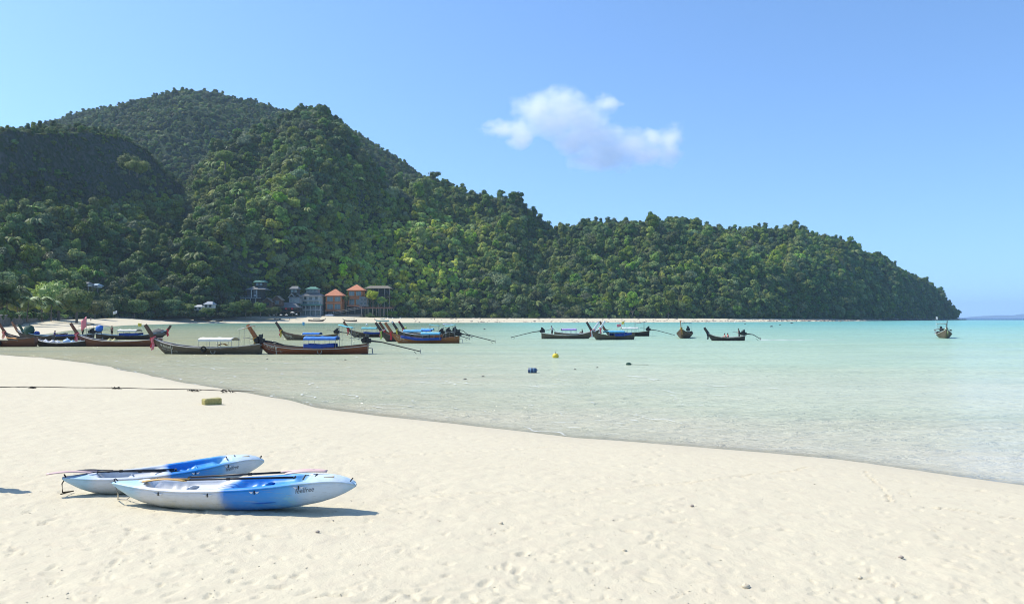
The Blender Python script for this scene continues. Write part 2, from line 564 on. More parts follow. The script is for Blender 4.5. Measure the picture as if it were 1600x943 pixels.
HX, HY, HZ = column_sheet(cols, pcs, vs)
env = np.minimum(1.0, np.clip(vs, 0, 6) / 0.8)[:, None]
# gullies that run down the slope, plus lumpy relief
g1 = fbm(HX / 62.0 + 3.0, HY / 210.0, 3, 51); g2 = fbm(HX / 30.0, HY / 34.0, 3, 61)
g3 = fbm(HX / 75.0, HY / 75.0, 2, 71)
lim = np.clip((HZ - 2.2) / 40.0, 0, 1)
ridge_fix = np.exp(-((np.minimum(vs, 4.0) - 4.0) / 0.5) ** 2)[:, None]
HZ = HZ + env * lim * (1 - 0.9 * ridge_fix) * (52 * g1 + 10 * g2 + 26 * g3)
HZ = HZ + lim * ridge_fix * 5 * g2
HY = HY + lim * 30 * fbm(HX / 50.0, HZ / 60.0, 3, 81) * env * (1 - 0.6 * ridge_fix)
HX = (pcs[None, :] - 800.0) / FOC * HY

t = NT('jungle_floor')
p = t.pos()
n1 = t.noise(p, 0.05, 5, 0.65); n2 = t.noise(p, 0.35, 5, 0.7)
c = t.mix(n1, (0.022, 0.040, 0.014), (0.045, 0.085, 0.022))
c = t.mix(t.ramp(n2, [(0.4, 0), (0.7, 0.8)]), c, (0.014, 0.026, 0.012))
gn = t.n('ShaderNodeNewGeometry')
spz = t.n('ShaderNodeSeparateXYZ'); t.t.links.new(gn.outputs['True Normal'], spz.inputs[0])
steep = t.ramp(spz.outputs[2], [(0.35, 1.0), (0.55, 0.0)])
rock = t.mix(t.noise(t.mapping(p, scale=(1, 1, 0.25)), 0.2, 6, 0.7), (0.05, 0.06, 0.055), (0.13, 0.135, 0.12))
c = t.mix(t.math('MULTIPLY', steep, t.ramp(n2, [(0.42, 0.0), (0.6, 1.0)])), c, rock)
floor_mat = t.done(t.bsdf(c, 0.95, 0, 0.1, t.bump(n2, 1.0, 3.0)))
me = grid_mesh('hill', np.stack([HX, HY, HZ], -1).reshape(-1, 3), len(vs), len(pcs))
hill = link('hill', me, floor_mat)
tag(hill, 'steep jungle covered hill and headland across the bay', kind='structure')

fk = {-900: 440, -500: 300, -200: 236, 0: 222, 60: 200, 100: 186, 150: 170, 230: 153, 290: 142, 340: 145, 400: 159, 430: 168, 500: 192, 560: 213, 600: 240, 640: 270, 680: 300, 760: 400, 820: 470}
fcols = {}
for k, y in fk.items():
    zt = zp(y, 1250.0)
    fcols[k] = [(880, min(90.0, zt)), (960, 20 + zt * .42), (1060, 10 + zt * .72), (1160, zt * .90), (1250, zt), (1400, zt * .9), (1800, zt * .3)]
fpcs = np.arange(-900, 821, 5.0)
fvs = np.linspace(0, 6, 73)
FX, FY, FZ = column_sheet(fcols, fpcs, fvs)
rf = np.exp(-((np.minimum(fvs, 4.0) - 4.0) / 0.5) ** 2)[:, None]
FZ = FZ + (1 - 0.85 * rf) * (60 * fbm(FX / 110.0, FY / 260.0, 3, 91) + 16 * fbm(FX / 45., FY / 45., 3, 92)) * np.clip(FZ / 60, 0, 1)
FZ = FZ + rf * 6 * fbm(FX / 50., FY / 50., 3, 93)
me = grid_mesh('mountain', np.stack([FX, FY, FZ], -1).reshape(-1, 3), len(fvs), len(fpcs))
mountain = link('mountain', me, floor_mat)
tag(mountain, 'high forested mountain rising behind the front hill', kind='structure')


# far islands on the horizon
def island(name, pa, pb, Y, pk, label):
    n = 60; m_ = 9
    V = []
    for j in range(m_):
        a = j / (m_ - 1)
        for i in range(n):
            u = i / (n - 1)
            x0 = ((pa + (pb - pa) * u) - 800) / FOC * Y
            prof = np.interp(u, [q[0] for q in pk], [q[1] for q in pk])
            hz = prof / FOC * Y * math.sin(math.pi * a) * (0.85 + 0.5 * float(fbm(np.array([u * 14]), np.array([a * 2.0]), 3, 5)[0]))
            V.append((x0, Y + (a - 0.5) * 1500, hz - 2.0))
    me = grid_mesh(name, np.array(V), m_, n)
    return tag(link(name, me, floor_mat), label, kind='structure')

island('distant_island', 1512, 1640, 15000, [(0, 0), (.12, 2.5), (.25, 4.5), (.42, 5.5), (.55, 3.5), (.72, 7), (.9, 5), (1, 2)], 'faint blue hilly island on the horizon')
island('distant_island', 1640, 1900, 16500, [(0, 0), (.2, 6), (.5, 8), (.8, 5), (1, 0)], 'second faint island farther along the horizon')

# ---------------------------------------------------------------- foliage
def leaf_mat(name, dark, light, trans=0.35):
    t = NT(name)
    oi = t.n('ShaderNodeObjectInfo')
    tint = t.attr('tint', 'INSTANCER')
    rnd = oi.outputs['Random']
    base = t.mix(tint, dark, light)
    n = t.noise(t.obj(), 2.2, 3, 0.6)
    base = t.mix(t.math('MULTIPLY_ADD', n, 1.5, -0.35, clamp=True), t.mix(0.4, base, (0.012, 0.03, 0.012), 'MIX'), base)
    hs = t.n('ShaderNodeHueSaturation')
    t.set(hs.inputs['Hue'], t.math('MULTIPLY_ADD', t.math('FRACT', t.math('MULTIPLY', rnd, 7.31)), 0.07, 0.474))
    t.set(hs.inputs['Saturation'], t.math('MULTIPLY_ADD', t.math('FRACT', t.math('MULTIPLY', rnd, 13.7)), 0.35, 0.82))
    t.set(hs.inputs['Value'], t.math('MULTIPLY_ADD', rnd, 1.0, 0.86))
    t.set(hs.inputs['Color'], base)
    b = t.bsdf(hs.outputs[0], 0.6, 0, 0.25)
    tl = t.n('ShaderNodeBsdfTranslucent'); t.t.links.new(hs.outputs[0], tl.inputs['Color'])
    mx = t.n('ShaderNodeMixShader'); mx.inputs[0].default_value = trans
    t.t.links.new(b, mx.inputs[1]); t.t.links.new(tl.outputs[0], mx.inputs[2])
    return t.done(mx.outputs[0])

LEAF = leaf_mat('jungle_leaves', (0.085, 0.135, 0.028), (0.46, 0.52, 0.09))
LEAF_PALE = leaf_mat('pale_leaves', (0.12, 0.155, 0.075), (0.36, 0.42, 0.14))
BARK = M('bark', (0.17, 0.14, 0.11), 0.9, 0.35, 2.0, bump=0.5, streak=(4, 4, 0.6))
PALE_BARK = M('pale_bark', (0.42, 0.40, 0.36), 0.9, 0.25, 2.0, bump=0.4)


def crown_mesh(name, seed, nl=22, leaves=1500, leaf=0.13, flat=0.8, spread=0.62, top=False):
    """unit crown (radius about 1, base at z=0): leaf faces on the surface of many overlapping clumps"""
    g = np.random.default_rng(seed)
    C = []
    while len(C) < nl:
        q = g.normal(size=3)
        q /= np.linalg.norm(q)
        r_ = g.uniform(0.35, 1.0) ** 0.6 * spread
        q = q * r_ * np.array([1, 1, flat])
        q[2] = q[2] + flat * 0.85
        if top and q[2] < flat * .6: continue
        C.append((*q, g.uniform(0.17, 0.46)))
    C = np.array(C)
    k = g.integers(0, nl, leaves)
    d = g.normal(size=(leaves, 3))
    d[:, 2] = np.abs(d[:, 2]) * 1.1 - 0.35
    d /= np.linalg.norm(d, axis=1)[:, None]
    pos = C[k, :3] + d * C[k, 3:4] * g.uniform(0.8, 1.12, (leaves, 1)) * np.array([1, 1, 0.85])
    # keep leaves on the outside of the union of clumps
    cen = np.array([0, 0, flat * 0.8])
    nrm = d * 0.65 + (pos - cen) * 0.35 + g.normal(size=(leaves, 3)) * 0.38 + np.array([0, 0, 0.25])
    nrm /= np.linalg.norm(nrm, axis=1)[:, None]
    a = np.cross(nrm, g.normal(size=(leaves, 3))); a /= np.linalg.norm(a, axis=1)[:, None]
    b = np.cross(nrm, a)
    s = leaf * g.uniform(0.55, 1.25, (leaves, 1))
    V = np.stack([pos - a * s, pos + b * s * 0.6, pos + a * s, pos - b * s * 0.6 + nrm * s * 0.25], 1).reshape(-1, 3)
    F = np.arange(leaves * 4).reshape(-1, 4)
    # dark twiggy core of each clump
    ico = [(0, 0, 1), (.89, 0, .45), (.28, .85, .45), (-.72, .53, .45), (-.72, -.53, .45), (.28, -.85, .45), (.72, .53, -.45), (-.28, .85, -.45), (-.89, 0, -.45), (-.28, -.85, -.45), (.72, -.53, -.45), (0, 0, -1)]
    tri = [(0, 1, 2), (0, 2, 3), (0, 3, 4), (0, 4, 5), (0, 5, 1), (1, 6, 2), (2, 7, 3), (3, 8, 4), (4, 9, 5), (5, 10, 1), (6, 7, 2), (7, 8, 3), (8, 9, 4), (9, 10, 5), (10, 6, 1), (11, 7, 6), (11, 8, 7), (11, 9, 8), (11, 10, 9), (11, 6, 10)]
    ico = np.array(ico)
    cv = (C[:, None, :3] + ico[None] * C[:, None, 3:4] * 0.74).reshape(-1, 3)
    cf = (np.array(tri)[None] + (np.arange(nl) * 12)[:, None, None]).reshape(-1, 3) + len(V)
    me = bpy.data.meshes.new(name)
    me.from_pydata(np.concatenate([V, cv]).tolist(), [], F.tolist() + cf.tolist())
    return me


def trunk_mesh(name, h=1.0, r=0.06, limbs=4, seed=1):
    g = random.Random(seed)
    mb = MB()
    pts = [(0, 0, -0.15 * h), (g.uniform(-.03, .03), g.uniform(-.03, .03), h * .5), (g.uniform(-.06, .06), g.uniform(-.06, .06), h)]
    mb.tube(pts, [r * 1.3, r, r * .55], 6)
    for k in range(limbs):
        a = k * math.tau / limbs + g.uniform(-.4, .4)
        z = h * g.uniform(.5, .85)
        mb.tube([(0, 0, z), (math.cos(a) * .28, math.sin(a) * .28, z + .22), (math.cos(a) * .5, math.sin(a) * .5, z + .5)], [r * .55, r * .4, r * .18], 5)
    return mb.mesh(name)


class MB:
    """collects shapes into ONE mesh"""
    def __init__(s): s.v = []; s.f = []; s.mi = []; s.cur = 0
    def add(s, v, f, mi=None):
        o = len(s.v); s.v += [tuple(q) for q in v]; s.f += [tuple(i + o for i in q) for q in f]
        s.mi += [s.cur if mi is None else mi] * len(f)
    def box(s, c, d, rz=0.0, rx=0.0, ry=0.0, taper=1.0, bev=0.0):
        x, y, z = d[0] / 2, d[1] / 2, d[2] / 2
        if bev > 0:
            b = min(bev, x * .9, y * .9)
            ring = [(-x + b, -y), (x - b, -y), (x, -y + b), (x, y - b), (x - b, y), (-x + b, y), (-x, y - b), (-x, -y + b)]
            bz = min(bev, z * .9)
            vs = []
            lay = [(-z, 1 - bz / x if x else 1, 1 - bz / y), (-z + bz, 1, 1), (z - bz, taper, taper), (z, taper * (1 - bz / x), taper * (1 - bz / y))]
            for zz, fx, fy in lay:
                vs += [(px_ * fx, py_ * fy, zz) for px_, py_ in ring]
            fs = [tuple(range(7, -1, -1)), tuple(range(24, 32))]
            for l in range(3):
                for i in range(8):
                    fs.append((l * 8 + i, l * 8 + (i + 1) % 8, l * 8 + 8 + (i + 1) % 8, l * 8 + 8 + i))
        else:
            vs = [(-x, -y, -z), (x, -y, -z), (x, y, -z), (-x, y, -z), (-x * taper, -y * taper, z), (x * taper, -y * taper, z), (x * taper, y * taper, z), (-x * taper, y * taper, z)]
            fs = [(3, 2, 1, 0), (4, 5, 6, 7), (0, 1, 5, 4), (1, 2, 6, 5), (2, 3, 7, 6), (3, 0, 4, 7)]
        mt = Matrix.Translation(c) @ Matrix.Rotation(rz, 4, 'Z') @ Matrix.Rotation(ry, 4, 'Y') @ Matrix.Rotation(rx, 4, 'X')
        s.add([mt @ Vector(q) for q in vs], fs)
    def tube(s, pts, rad, n=8, caps=True, sq=1.0):
        pts = [Vector(q) for q in pts]
        if not hasattr(rad, '__len__'): rad = [rad] * len(pts)
        vs = []; fs = []
        up = Vector((0, 0, 1))
        for i, q in enumerate(pts):
            d = (pts[min(i + 1, len(pts) - 1)] - pts[max(i - 1, 0)]).normalized()
            u = d.cross(up)
            if u.length < 0.05: u = d.cross(Vector((0, 1, 0)))
            u.normalize(); v = d.cross(u).normalized()
            for k in range(n):
                a = k * math.tau / n
                vs.append(q + (u * math.cos(a) + v * math.sin(a) * sq) * rad[i])
        for i in range(len(pts) - 1):
            for k in range(n):
                fs.append((i * n + k, i * n + (k + 1) % n, (i + 1) * n + (k + 1) % n, (i + 1) * n + k))
        if caps:
            fs.append(tuple(range(n - 1, -1, -1))); fs.append(tuple((len(pts) - 1) * n + k for k in range(n)))
        s.add(vs, fs)
    def cyl(s, a, b, r0, r1=None, n=10): s.tube([a, b], [r0, r0 if r1 is None else r1], n)
    def ring(s, c, ax, R0, r0, n=16, m=6):
        ax = Vector(ax).normalized(); u = ax.cross(Vector((0.3, 0.2, 1))).normalized(); v = ax.cross(u)
        vs = []; fs = []
        for i in range(n):
            a = i * math.tau / n; d = u * math.cos(a) + v * math.sin(a)
            for k in range(m):
                b = k * math.tau / m
                vs.append(Vector(c) + d * (R0 + r0 * math.cos(b)) + ax * r0 * math.sin(b))
        for i in range(n):
            for k in range(m):
                fs.append((i * m + k, ((i + 1) % n) * m + k, ((i + 1) % n) * m + (k + 1) % m, i * m + (k + 1) % m))
        s.add(vs, fs)
    def blob(s, c, r, n=10, m=6, jit=0.0, g=random):
        vs = []; fs = []
        for j in range(m + 1):
            th = math.pi * j / m
            for k in range(n):
                a = k * math.tau / n; q = 1 + g.uniform(-jit, jit)
                vs.append((c[0] + r[0] * math.sin(th) * math.cos(a) * q, c[1] + r[1] * math.sin(th) * math.sin(a) * q, c[2] + r[2] * math.cos(th) * q))
        for j in range(m):
            for k in range(n):
                fs.append((j * n + k, (j + 1) * n + k, (j + 1) * n + (k + 1) % n, j * n + (k + 1) % n))
        s.add(vs, fs)
    def grid(s, fn, nu, nv, closed_v=False, flip=False):
        vs = [fn(i / (nu - 1), j / (nv if closed_v else nv - 1)) for i in range(nu) for j in range(nv)]
        fs = []
        for i in range(nu - 1):
            for j in range(nv if closed_v else nv - 1):
                q = (i * nv + j, (i + 1) * nv + j, (i + 1) * nv + (j + 1) % nv, i * nv + (j + 1) % nv)
                fs.append(q[::-1] if flip else q)
        s.add(vs, fs)
    def sheet(s, fn, nu, nv, th=0.02, off=(0, 0, 1)):
        """surface patch with real thickness"""
        o = Vector(off) * th
        top = [Vector(fn(i / (nu - 1), j / (nv - 1))) for i in range(nu) for j in range(nv)]
        n = len(top)
        vs = top + [q - o for q in top]
        fs = []
        for i in range(nu - 1):
            for j in range(nv - 1):
                a = i * nv + j
                fs.append((a, a + nv, a + nv + 1, a + 1)); fs.append((n + a, n + a + 1, n + a + nv + 1, n + a + nv))
        b = [i * nv for i in range(nu)] + [(nu - 1) * nv + j for j in range(1, nv)] + [i * nv + nv - 1 for i in range(nu - 2, -1, -1)] + [j for j in range(nv - 2, 0, -1)]
        for i in range(len(b)):
            p_, q_ = b[i], b[(i + 1) % len(b)]
            fs.append((p_, n + p_, n + q_, q_))
        s.add(vs, fs)
    def mesh(s, name, smooth=False):
        me = bpy.data.meshes.new(name)
        me.from_pydata([tuple(q) for q in s.v], [], s.f)
        if any(s.mi): me.polygons.foreach_set('material_index', s.mi)
        if smooth: me.polygons.foreach_set('use_smooth', [True] * len(s.f))
        me.update()
        return me
    def build(s, name, mat, parent=None, smooth=False, **kw):
        return link(name, s.mesh(name, smooth), mat, parent, **kw)


# --- crown archetypes
crowns = [crown_mesh('tree_crown', 100 + i, nl=[11, 15, 9, 18, 10, 8, 14, 7][i], leaves=1050, leaf=[.12, .10, .15, .10, .13, .16, .11, .15][i],
                     flat=[.8, .95, .5, .7, 1.5, .95, .65, .4][i], spread=[.68, .74, .85, .8, .5, .62, .85, .95][i]) for i in range(8)]
bushy = [crown_mesh('shrub_foliage', 300 + i, nl=9, leaves=480, leaf=.2, flat=.6, spread=.66) for i in range(3)]


def rosette_mesh(name, seed, fr=13):
    """feathery palm head on the unit scale"""
    g = random.Random(seed); mb = MB()
    for k in range(fr):
        a = k * 2.4 + g.uniform(-.2, .2); up = g.uniform(.1, 1.2); ln = g.uniform(.9, 1.2)
        pts = [Vector((math.cos(a) * ln * u, math.sin(a) * ln * u, 1.0 + ln * (up * u - (up * .8 + .5) * u * u))) for u in (0, .25, .5, .75, 1)]
        side = Vector((-math.sin(a), math.cos(a), 0))
        for i in range(4):
            w0 = (.03, .20, .24, .18, .03)[i]; w1 = (.03, .20, .24, .18, .03)[i + 1]
            for s_ in (-1, 1):
                mb.add([pts[i], pts[i + 1], pts[i + 1] + side * s_ * w1 + Vector((0, 0, -w1 * .6)), pts[i] + side * s_ * w0 + Vector((0, 0, -w0 * .6))], [(0, 1, 2, 3)])
    mb.tube([(0, 0, -.8), (.02, 0, 1)], [.05, .04], 5)
    return mb.mesh(name)

crowns.append(rosette_mesh('palm_crown', 5))
crowns.append(crown_mesh('tree_crown', 131, 12, 1100, .12, 1.9, .42))
for m_ in crowns + bushy: m_.materials.append(LEAF_PALE if m_ in (crowns[3], crowns[6]) else LEAF)
trunks = [trunk_mesh('tree_trunk', 0.75, 0.055, 4, 50 + i) for i in range(3)]
for m_ in trunks: m_.materials.append(BARK)


def sample_sheet(X, Y, Z, per_area, v_lo, v_hi, seed):
    """random points on the sheet, returns pos, normal, row coordinate"""
    g = np.random.default_rng(seed)
    Pn = np.stack([X, Y, Z], -1)
    e1 = Pn[1:, :-1] - Pn[:-1, :-1]; e2 = Pn[:-1, 1:] - Pn[:-1, :-1]
    cr = np.cross(e2, e1); ar = np.linalg.norm(cr, axis=-1)
    nn = cr / (ar[..., None] + 1e-9)
    r0 = np.arange(X.shape[0] - 1)[:, None] + 0 * ar
    ok = (r0 >= v_lo) & (r0 < v_hi)
    ea = np.where(ok, ar, 0)
    N = int(ea.sum() / per_area)
    idx = g.choice(ea.size, N, p=(ea / ea.sum()).ravel())
    i, j = np.unravel_index(idx, ea.shape)
    u = g.random((N, 1)); v = g.random((N, 1))
    pos = Pn[i, j] + e1[i, j] * u + e2[i, j] * v
    return pos, nn[i, j], i + u[:, 0], j


def photo_px(pos):
    return 800 + FOC * pos[:, 0] / pos[:, 1], HORIZON - FOC * (pos[:, 2] - CAM_H) / pos[:, 1]


def patch_tint(px, py, pos):
    """bright vine and sapling patches seen on the slopes"""
    b = np.zeros(len(px))
    for cx, cy_, sx, sy, a in ((650, 385, 120, 60, .75), (600, 440, 100, 45, .55), (200, 320, 110, 38, .35), (420, 390, 40, 60, .55), (440, 300, 70, 60, .25),
                               (720, 420, 90, 45, .3), (1100, 420, 180, 50, .22), (950, 450, 100, 40, .22), (560, 330, 60, 40, .25), (1250, 400, 90, 40, .12), (60, 440, 60, 25, .5)):
        b += a * np.exp(-((px - cx) / sx) ** 2 - ((py - cy_) / sy) ** 2)
    n = vnoise(pos[:, 0] / 26.0, pos[:, 1] / 26.0 + pos[:, 2] / 20.0, 5)
    return np.clip(b * (0.4 + 1.2 * n) + 0.30 * n ** 2, 0, 1)


clear = []      # (px0, px1, py0, py1) windows kept free of trees for the buildings, filled below
CLEAR_WIN = [(380, 416, 440, 480), (434, 508, 450, 500), (503, 574, 448, 500), (568, 616, 450, 484), (304, 336, 474, 492), (128, 153, 444, 450)]
pos, nrm, row, jc = sample_sheet(HX, HY, HZ, 18.0, 0, 78, 11)
px_, py_ = photo_px(pos)
N = len(pos)
g = np.random.default_rng(5)
rad = np.clip(3.7 * np.exp(g.normal(0, .36, N)), 1.7, 8.5)
rad *= np.where(px_ > 850, 0.95, 1.0) * np.where((px_ < 300) & (row > 55), .62, 1.0) * np.where(px_ < 200, .85, 1.0) * np.where(row > 57, .72, 1.0)
tint = patch_tint(px_, py_, pos)
rad *= np.where(tint > .5, 0.72, 1.0)
# steep rock faces carry only a few hanging plants
steepm = nrm[:, 2] < np.where(px_ < 290, 0.50, 0.40)
keep = ~steepm | (g.random(N) < np.where((px_ < 290) & (py_ < 320), 0.20, 0.5))
rad = np.where(steepm, rad * 0.6, rad)
keep &= (px_ > -1250) & (px_ < 1503)
for x0, x1, y0, y1 in CLEAR_WIN:
    keep &= ~((px_ > x0 - 8) & (px_ < x1 + 8) & (py_ > y0 + 6) & (py_ < y1 + 14) & (row < 20))
keep &= ~((px_ > 360) & (px_ < 620) & (py_ > 470) & (row < 10))
pos, nrm, row, rad, tint, px_, py_ = (a[keep] for a in (pos, nrm, row, rad, tint, px_, py_))
N = len(pos)
pos[:, 2] -= np.where(row > 57, 1.8, 0.3)
kind = g.choice(10, N, p=[.11] * 8 + [.06, .06])
# the 300 that show largest stand as trees of their own: the nearest ones along the foot of the slopes
front = np.where((px_ > 0) & (px_ < 1497), rad / pos[:, 1], 0) * np.where(row < 30, 1.0, 0.6)
big = np.argsort(-front)[:262]
isbig = np.zeros(N, bool); isbig[big] = True


def tree(x, y, z, r_, k, label, group, cat='tree', name='jungle_tree', tintv=0.2, mat=None, sz=1.0, th=None):
    e = empty(name, (x, y, z), random.uniform(0, 6.28))
    e.scale = (r_, r_, r_ * sz)
    tag(e, label, cat, group)
    c = link('crown', crowns[k % 10] if mat is None else mat, None, e)
    c.location = (0, 0, 0.38 if th is None else th)
    c['tint'] = float(tintv)
    tr_ = link('trunk', trunks[k % 3], None, e)
    if th is not None: tr_.scale = (1, 1, (th + .3) / .75)
    return e

def tree_label(px, py, k, tn, r_):
    for lim, where in ((70, 'above the left palms'), (150, 'above the sea wall end'), (225, 'behind the white flag'), (300, 'left of the white shed'), (375, 'behind the grey roofed cottage'), (440, 'above the brown huts'), (508, 'behind the white hotel'),
                       (570, 'behind the orange houses'), (620, 'behind the stilted pavilion'), (690, 'right of the pavilion'), (760, 'behind the boat cluster sterns'), (850, 'between the boat groups'), (925, 'behind the purple roofed boat'), (1020, 'behind the ribboned bows'),
                       (1110, 'behind the orange stemmed boat'), (1190, 'behind the small moving boat'), (1260, 'behind the dark rocks'), (1360, 'on the outer headland'), (1600, 'close to the headland tip')):
        if px < lim: break
    shape = 'feathery palm' if k == 8 else 'tall narrow tree' if k in (4, 9) else 'greyish green tree' if k in (3, 6) else 'flat crowned tree' if k in (2, 7) else 'round crowned tree'
    size = 'large' if r_ > 6.2 else 'small' if r_ < 4.2 else 'medium'
    tone = '' if k in (3, 6) else ' bright green' if tn > .35 else ' mid green' if tn > .15 else ' dark green'
    high = '' if py > 470 else ', upslope'
    return f'{size}{tone} {shape} {where}{high}'

GL = 'jungle trees along the foot of the slopes'
first_crowns = {}
for i in big:
    k = int(kind[i])
    lab = tree_label(float(px_[i]), float(py_[i]), k, float(tint[i]), float(rad[i]))
    e = tree(*pos[i], float(rad[i]), k, lab, lab.replace('one of the ', ''), tintv=float(tint[i]), sz=float(g.uniform(.85, 1.2)), name='jungle_palm' if k == 8 else 'jungle_tree', cat='palm' if k == 8 else 'tree')
    e['tint'] = float(tint[i])
    if k not in first_crowns: first_crowns[k] = e.children[0]

arche = [first_crowns[k] for k in sorted(first_crowns)]
arche = arche + [first_crowns[k] for k in sorted(first_crowns) if k < 8]


def forest(name, pts, radii, tints, label):
    me = bpy.data.meshes.new(name)
    n = len(pts)
    me.vertices.add(n)
    me.vertices.foreach_set('co', np.asarray(pts, np.float32).ravel())
    for an, av in (('rad', radii), ('tint', tints)):
        a = me.attributes.new(an, 'FLOAT', 'POINT'); a.data.foreach_set('value', np.asarray(av, np.float32))
    o = bpy.data.objects.new(name, me)
    COL.objects.link(o)
    ng = bpy.data.node_groups.new(name, 'GeometryNodeTree')
    ng.interface.new_socket('Geometry', in_out='INPUT', socket_type='NodeSocketGeometry')
    ng.interface.new_socket('Geometry', in_out='OUTPUT', socket_type='NodeSocketGeometry')
    gi = ng.nodes.new('NodeGroupInput'); go = ng.nodes.new('NodeGroupOutput')
    m2p = ng.nodes.new('GeometryNodeMeshToPoints')
    ip = ng.nodes.new('GeometryNodeInstanceOnPoints')
    ip.inputs['Pick Instance'].default_value = True
    jn = ng.nodes.new('GeometryNodeJoinGeometry')
    for a_ in arche:
        oi = ng.nodes.new('GeometryNodeObjectInfo'); oi.transform_space = 'ORIGINAL'
        oi.inputs['Object'].default_value = a_
        oi.inputs['As Instance'].default_value = True
        ng.links.new(oi.outputs['Geometry'], jn.inputs[0])
    rr = ng.nodes.new('FunctionNodeRandomValue'); rr.data_type = 'FLOAT_VECTOR'
    rr.inputs[0].default_value = (-0.12, -0.12, 0); rr.inputs[1].default_value = (0.12, 0.12, 6.28)
    na = ng.nodes.new('GeometryNodeInputNamedAttribute'); na.data_type = 'FLOAT'; na.inputs['Name'].default_value = 'rad'
    cx = ng.nodes.new('ShaderNodeCombineXYZ')
    r2 = ng.nodes.new('FunctionNodeRandomValue'); r2.data_type = 'FLOAT'; r2.inputs[2].default_value = .8; r2.inputs[3].default_value = 1.3
    r2.inputs['Seed'].default_value = 3
    mu = ng.nodes.new('ShaderNodeMath'); mu.operation = 'MULTIPLY'
    ng.links.new(gi.outputs[0], m2p.inputs[0]); ng.links.new(m2p.outputs[0], ip.inputs['Points'])
    ng.links.new(jn.outputs[0], ip.inputs['Instance']); ng.links.new(rr.outputs[0], ip.inputs['Rotation'])
    ng.links.new(na.outputs[0], cx.inputs[0]); ng.links.new(na.outputs[0], cx.inputs[1])
    ng.links.new(na.outputs[0], mu.inputs[0]); ng.links.new(r2.outputs[1], mu.inputs[1]); ng.links.new(mu.outputs[0], cx.inputs[2])
    ng.links.new(cx.outputs[0], ip.inputs['Scale']); ng.links.new(ip.outputs[0], go.inputs[0])
    md = o.modifiers.new('forest', 'NODES'); md.node_group = ng
    tag(o, label, kind='stuff')
    return o

rest = ~isbig
forest('hillside_forest', pos[rest], rad[rest], tint[rest], 'dense jungle covering the hill and headland')
# low growth that closes the gaps between the crowns
pos2, nrm2, row2, jc2 = sample_sheet(HX, HY, HZ, 24.0, 0, 74, 12)
px2, py2 = photo_px(pos2)
k2 = (px2 > -700) & (px2 < 1500) & ~((px2 > 360) & (px2 < 620) & (py2 > 468))
k2 &= ~((nrm2[:, 2] < .50) & (px2 < 290) & (py2 < 320) & (g.random(len(px2)) < .75))
pos2 = pos2[k2]; px2 = px2[k2]; py2 = py2[k2]
forest('undergrowth', pos2 - np.array([0, 0, 1.2]), np.random.default_rng(3).uniform(1.6, 3.2, len(pos2)), patch_tint(px2, py2, pos2) * 1.2, 'low bushes and vines between the jungle trees')
pos3, nrm3, row3, jc3 = sample_sheet(FX, FY, FZ, 30.0, 0, 56, 13)
px3, py3 = photo_px(pos3)
k3 = (px3 > -500) & (px3 < 700) & (py3 < 330)
k3 &= ~((nrm3[:, 2] < .36) & (g.random(len(px3)) < .8))
pos3 = pos3[k3]
forest('mountain_forest', pos3 - np.array([0, 0, 1.8]), np.random.default_rng(4).uniform(2.6, 4.9, len(pos3)), 0.25 * np.random.default_rng(6).random(len(pos3)) ** 2, 'forest covering the mountain behind')
print('trees', N, 'undergrowth', len(pos2), 'mountain', len(pos3))

# ---------------------------------------------------------------- materials for built things
WOOD_RED = M('varnished_red_wood', (0.27, 0.088, 0.04), 0.45, 0.4, 1.2, bump=0.2, streak=(0.35, 2, 5))
WOOD_MAROON = M('maroon_painted_wood', (0.19, 0.078, 0.042), 0.55, 0.4, 1.2, bump=0.2, streak=(0.35, 2, 5))
WOOD_ORANGE = M('orange_varnished_wood', (0.34, 0.13, 0.045), 0.45, 0.35, 1.2, bump=0.2, streak=(0.35, 2, 5))
WOOD_OLIVE = M('weathered_olive_wood', (0.155, 0.12, 0.08), 0.7, 0.45, 1.2, bump=0.3, streak=(0.35, 2, 5))
WOOD_DARK = M('tarred_dark_wood', (0.065, 0.05, 0.042), 0.6, 0.4, 1.2, bump=0.2, streak=(0.35, 2, 5))
WOOD_BROWN = M('old_brown_wood', (0.12, 0.075, 0.045), 0.7, 0.4, 1.4, bump=0.3, streak=(0.35, 2, 5))
WOOD_GREY = M('bleached_grey_wood', (0.32, 0.28, 0.23), 0.8, 0.3, 1.5, bump=0.3, streak=(0.5, 2, 4))
RAIL_PALE = M('pale_rail_paint', (0.55, 0.52, 0.47), 0.6, 0.25, 2.5)
RAIL_WHITE = M('white_rail_paint', (0.74, 0.74, 0.72), 0.5, 0.15, 2.5)
RAIL_BLUE = M('blue_rail_paint', (0.22, 0.42, 0.60), 0.5, 0.2, 2.5)
STEM_BROWN = M('stem_brown_wood', (0.26, 0.12, 0.06), 0.5, 0.3, 2.0, streak=(3, 3, 0.6))
CLOTH_BLUE = M('bright_blue_tarp', (0.045, 0.20, 0.62), 0.6, 0.2, 1.0, bump=0.3)
CLOTH_DBLUE = M('deep_blue_cloth', (0.022, 0.065, 0.30), 0.7, 0.3, 1.2, bump=0.4)
CLOTH_SKY = M('light_blue_tarp', (0.14, 0.44, 0.66), 0.6, 0.2, 1.0, bump=0.3)
CLOTH_TURQ = M('turquoise_tarp', (0.16, 0.52, 0.55), 0.6, 0.2, 1.0, bump=0.3)
CLOTH_WHITE = M('off_white_canvas', (0.74, 0.73, 0.68), 0.7, 0.12, 1.0, bump=0.3)
CLOTH_PURPLE = M('purple_white_canvas', (0.36, 0.28, 0.56), 0.7, 0.25, 0.7, bump=0.3)
CLOTH_LILAC = M('lilac_canvas', (0.36, 0.42, 0.68), 0.7, 0.2, 1.0)
CLOTH_GREY = M('grey_canvas', (0.14, 0.14, 0.13), 0.8, 0.3, 1.0, bump=0.3)
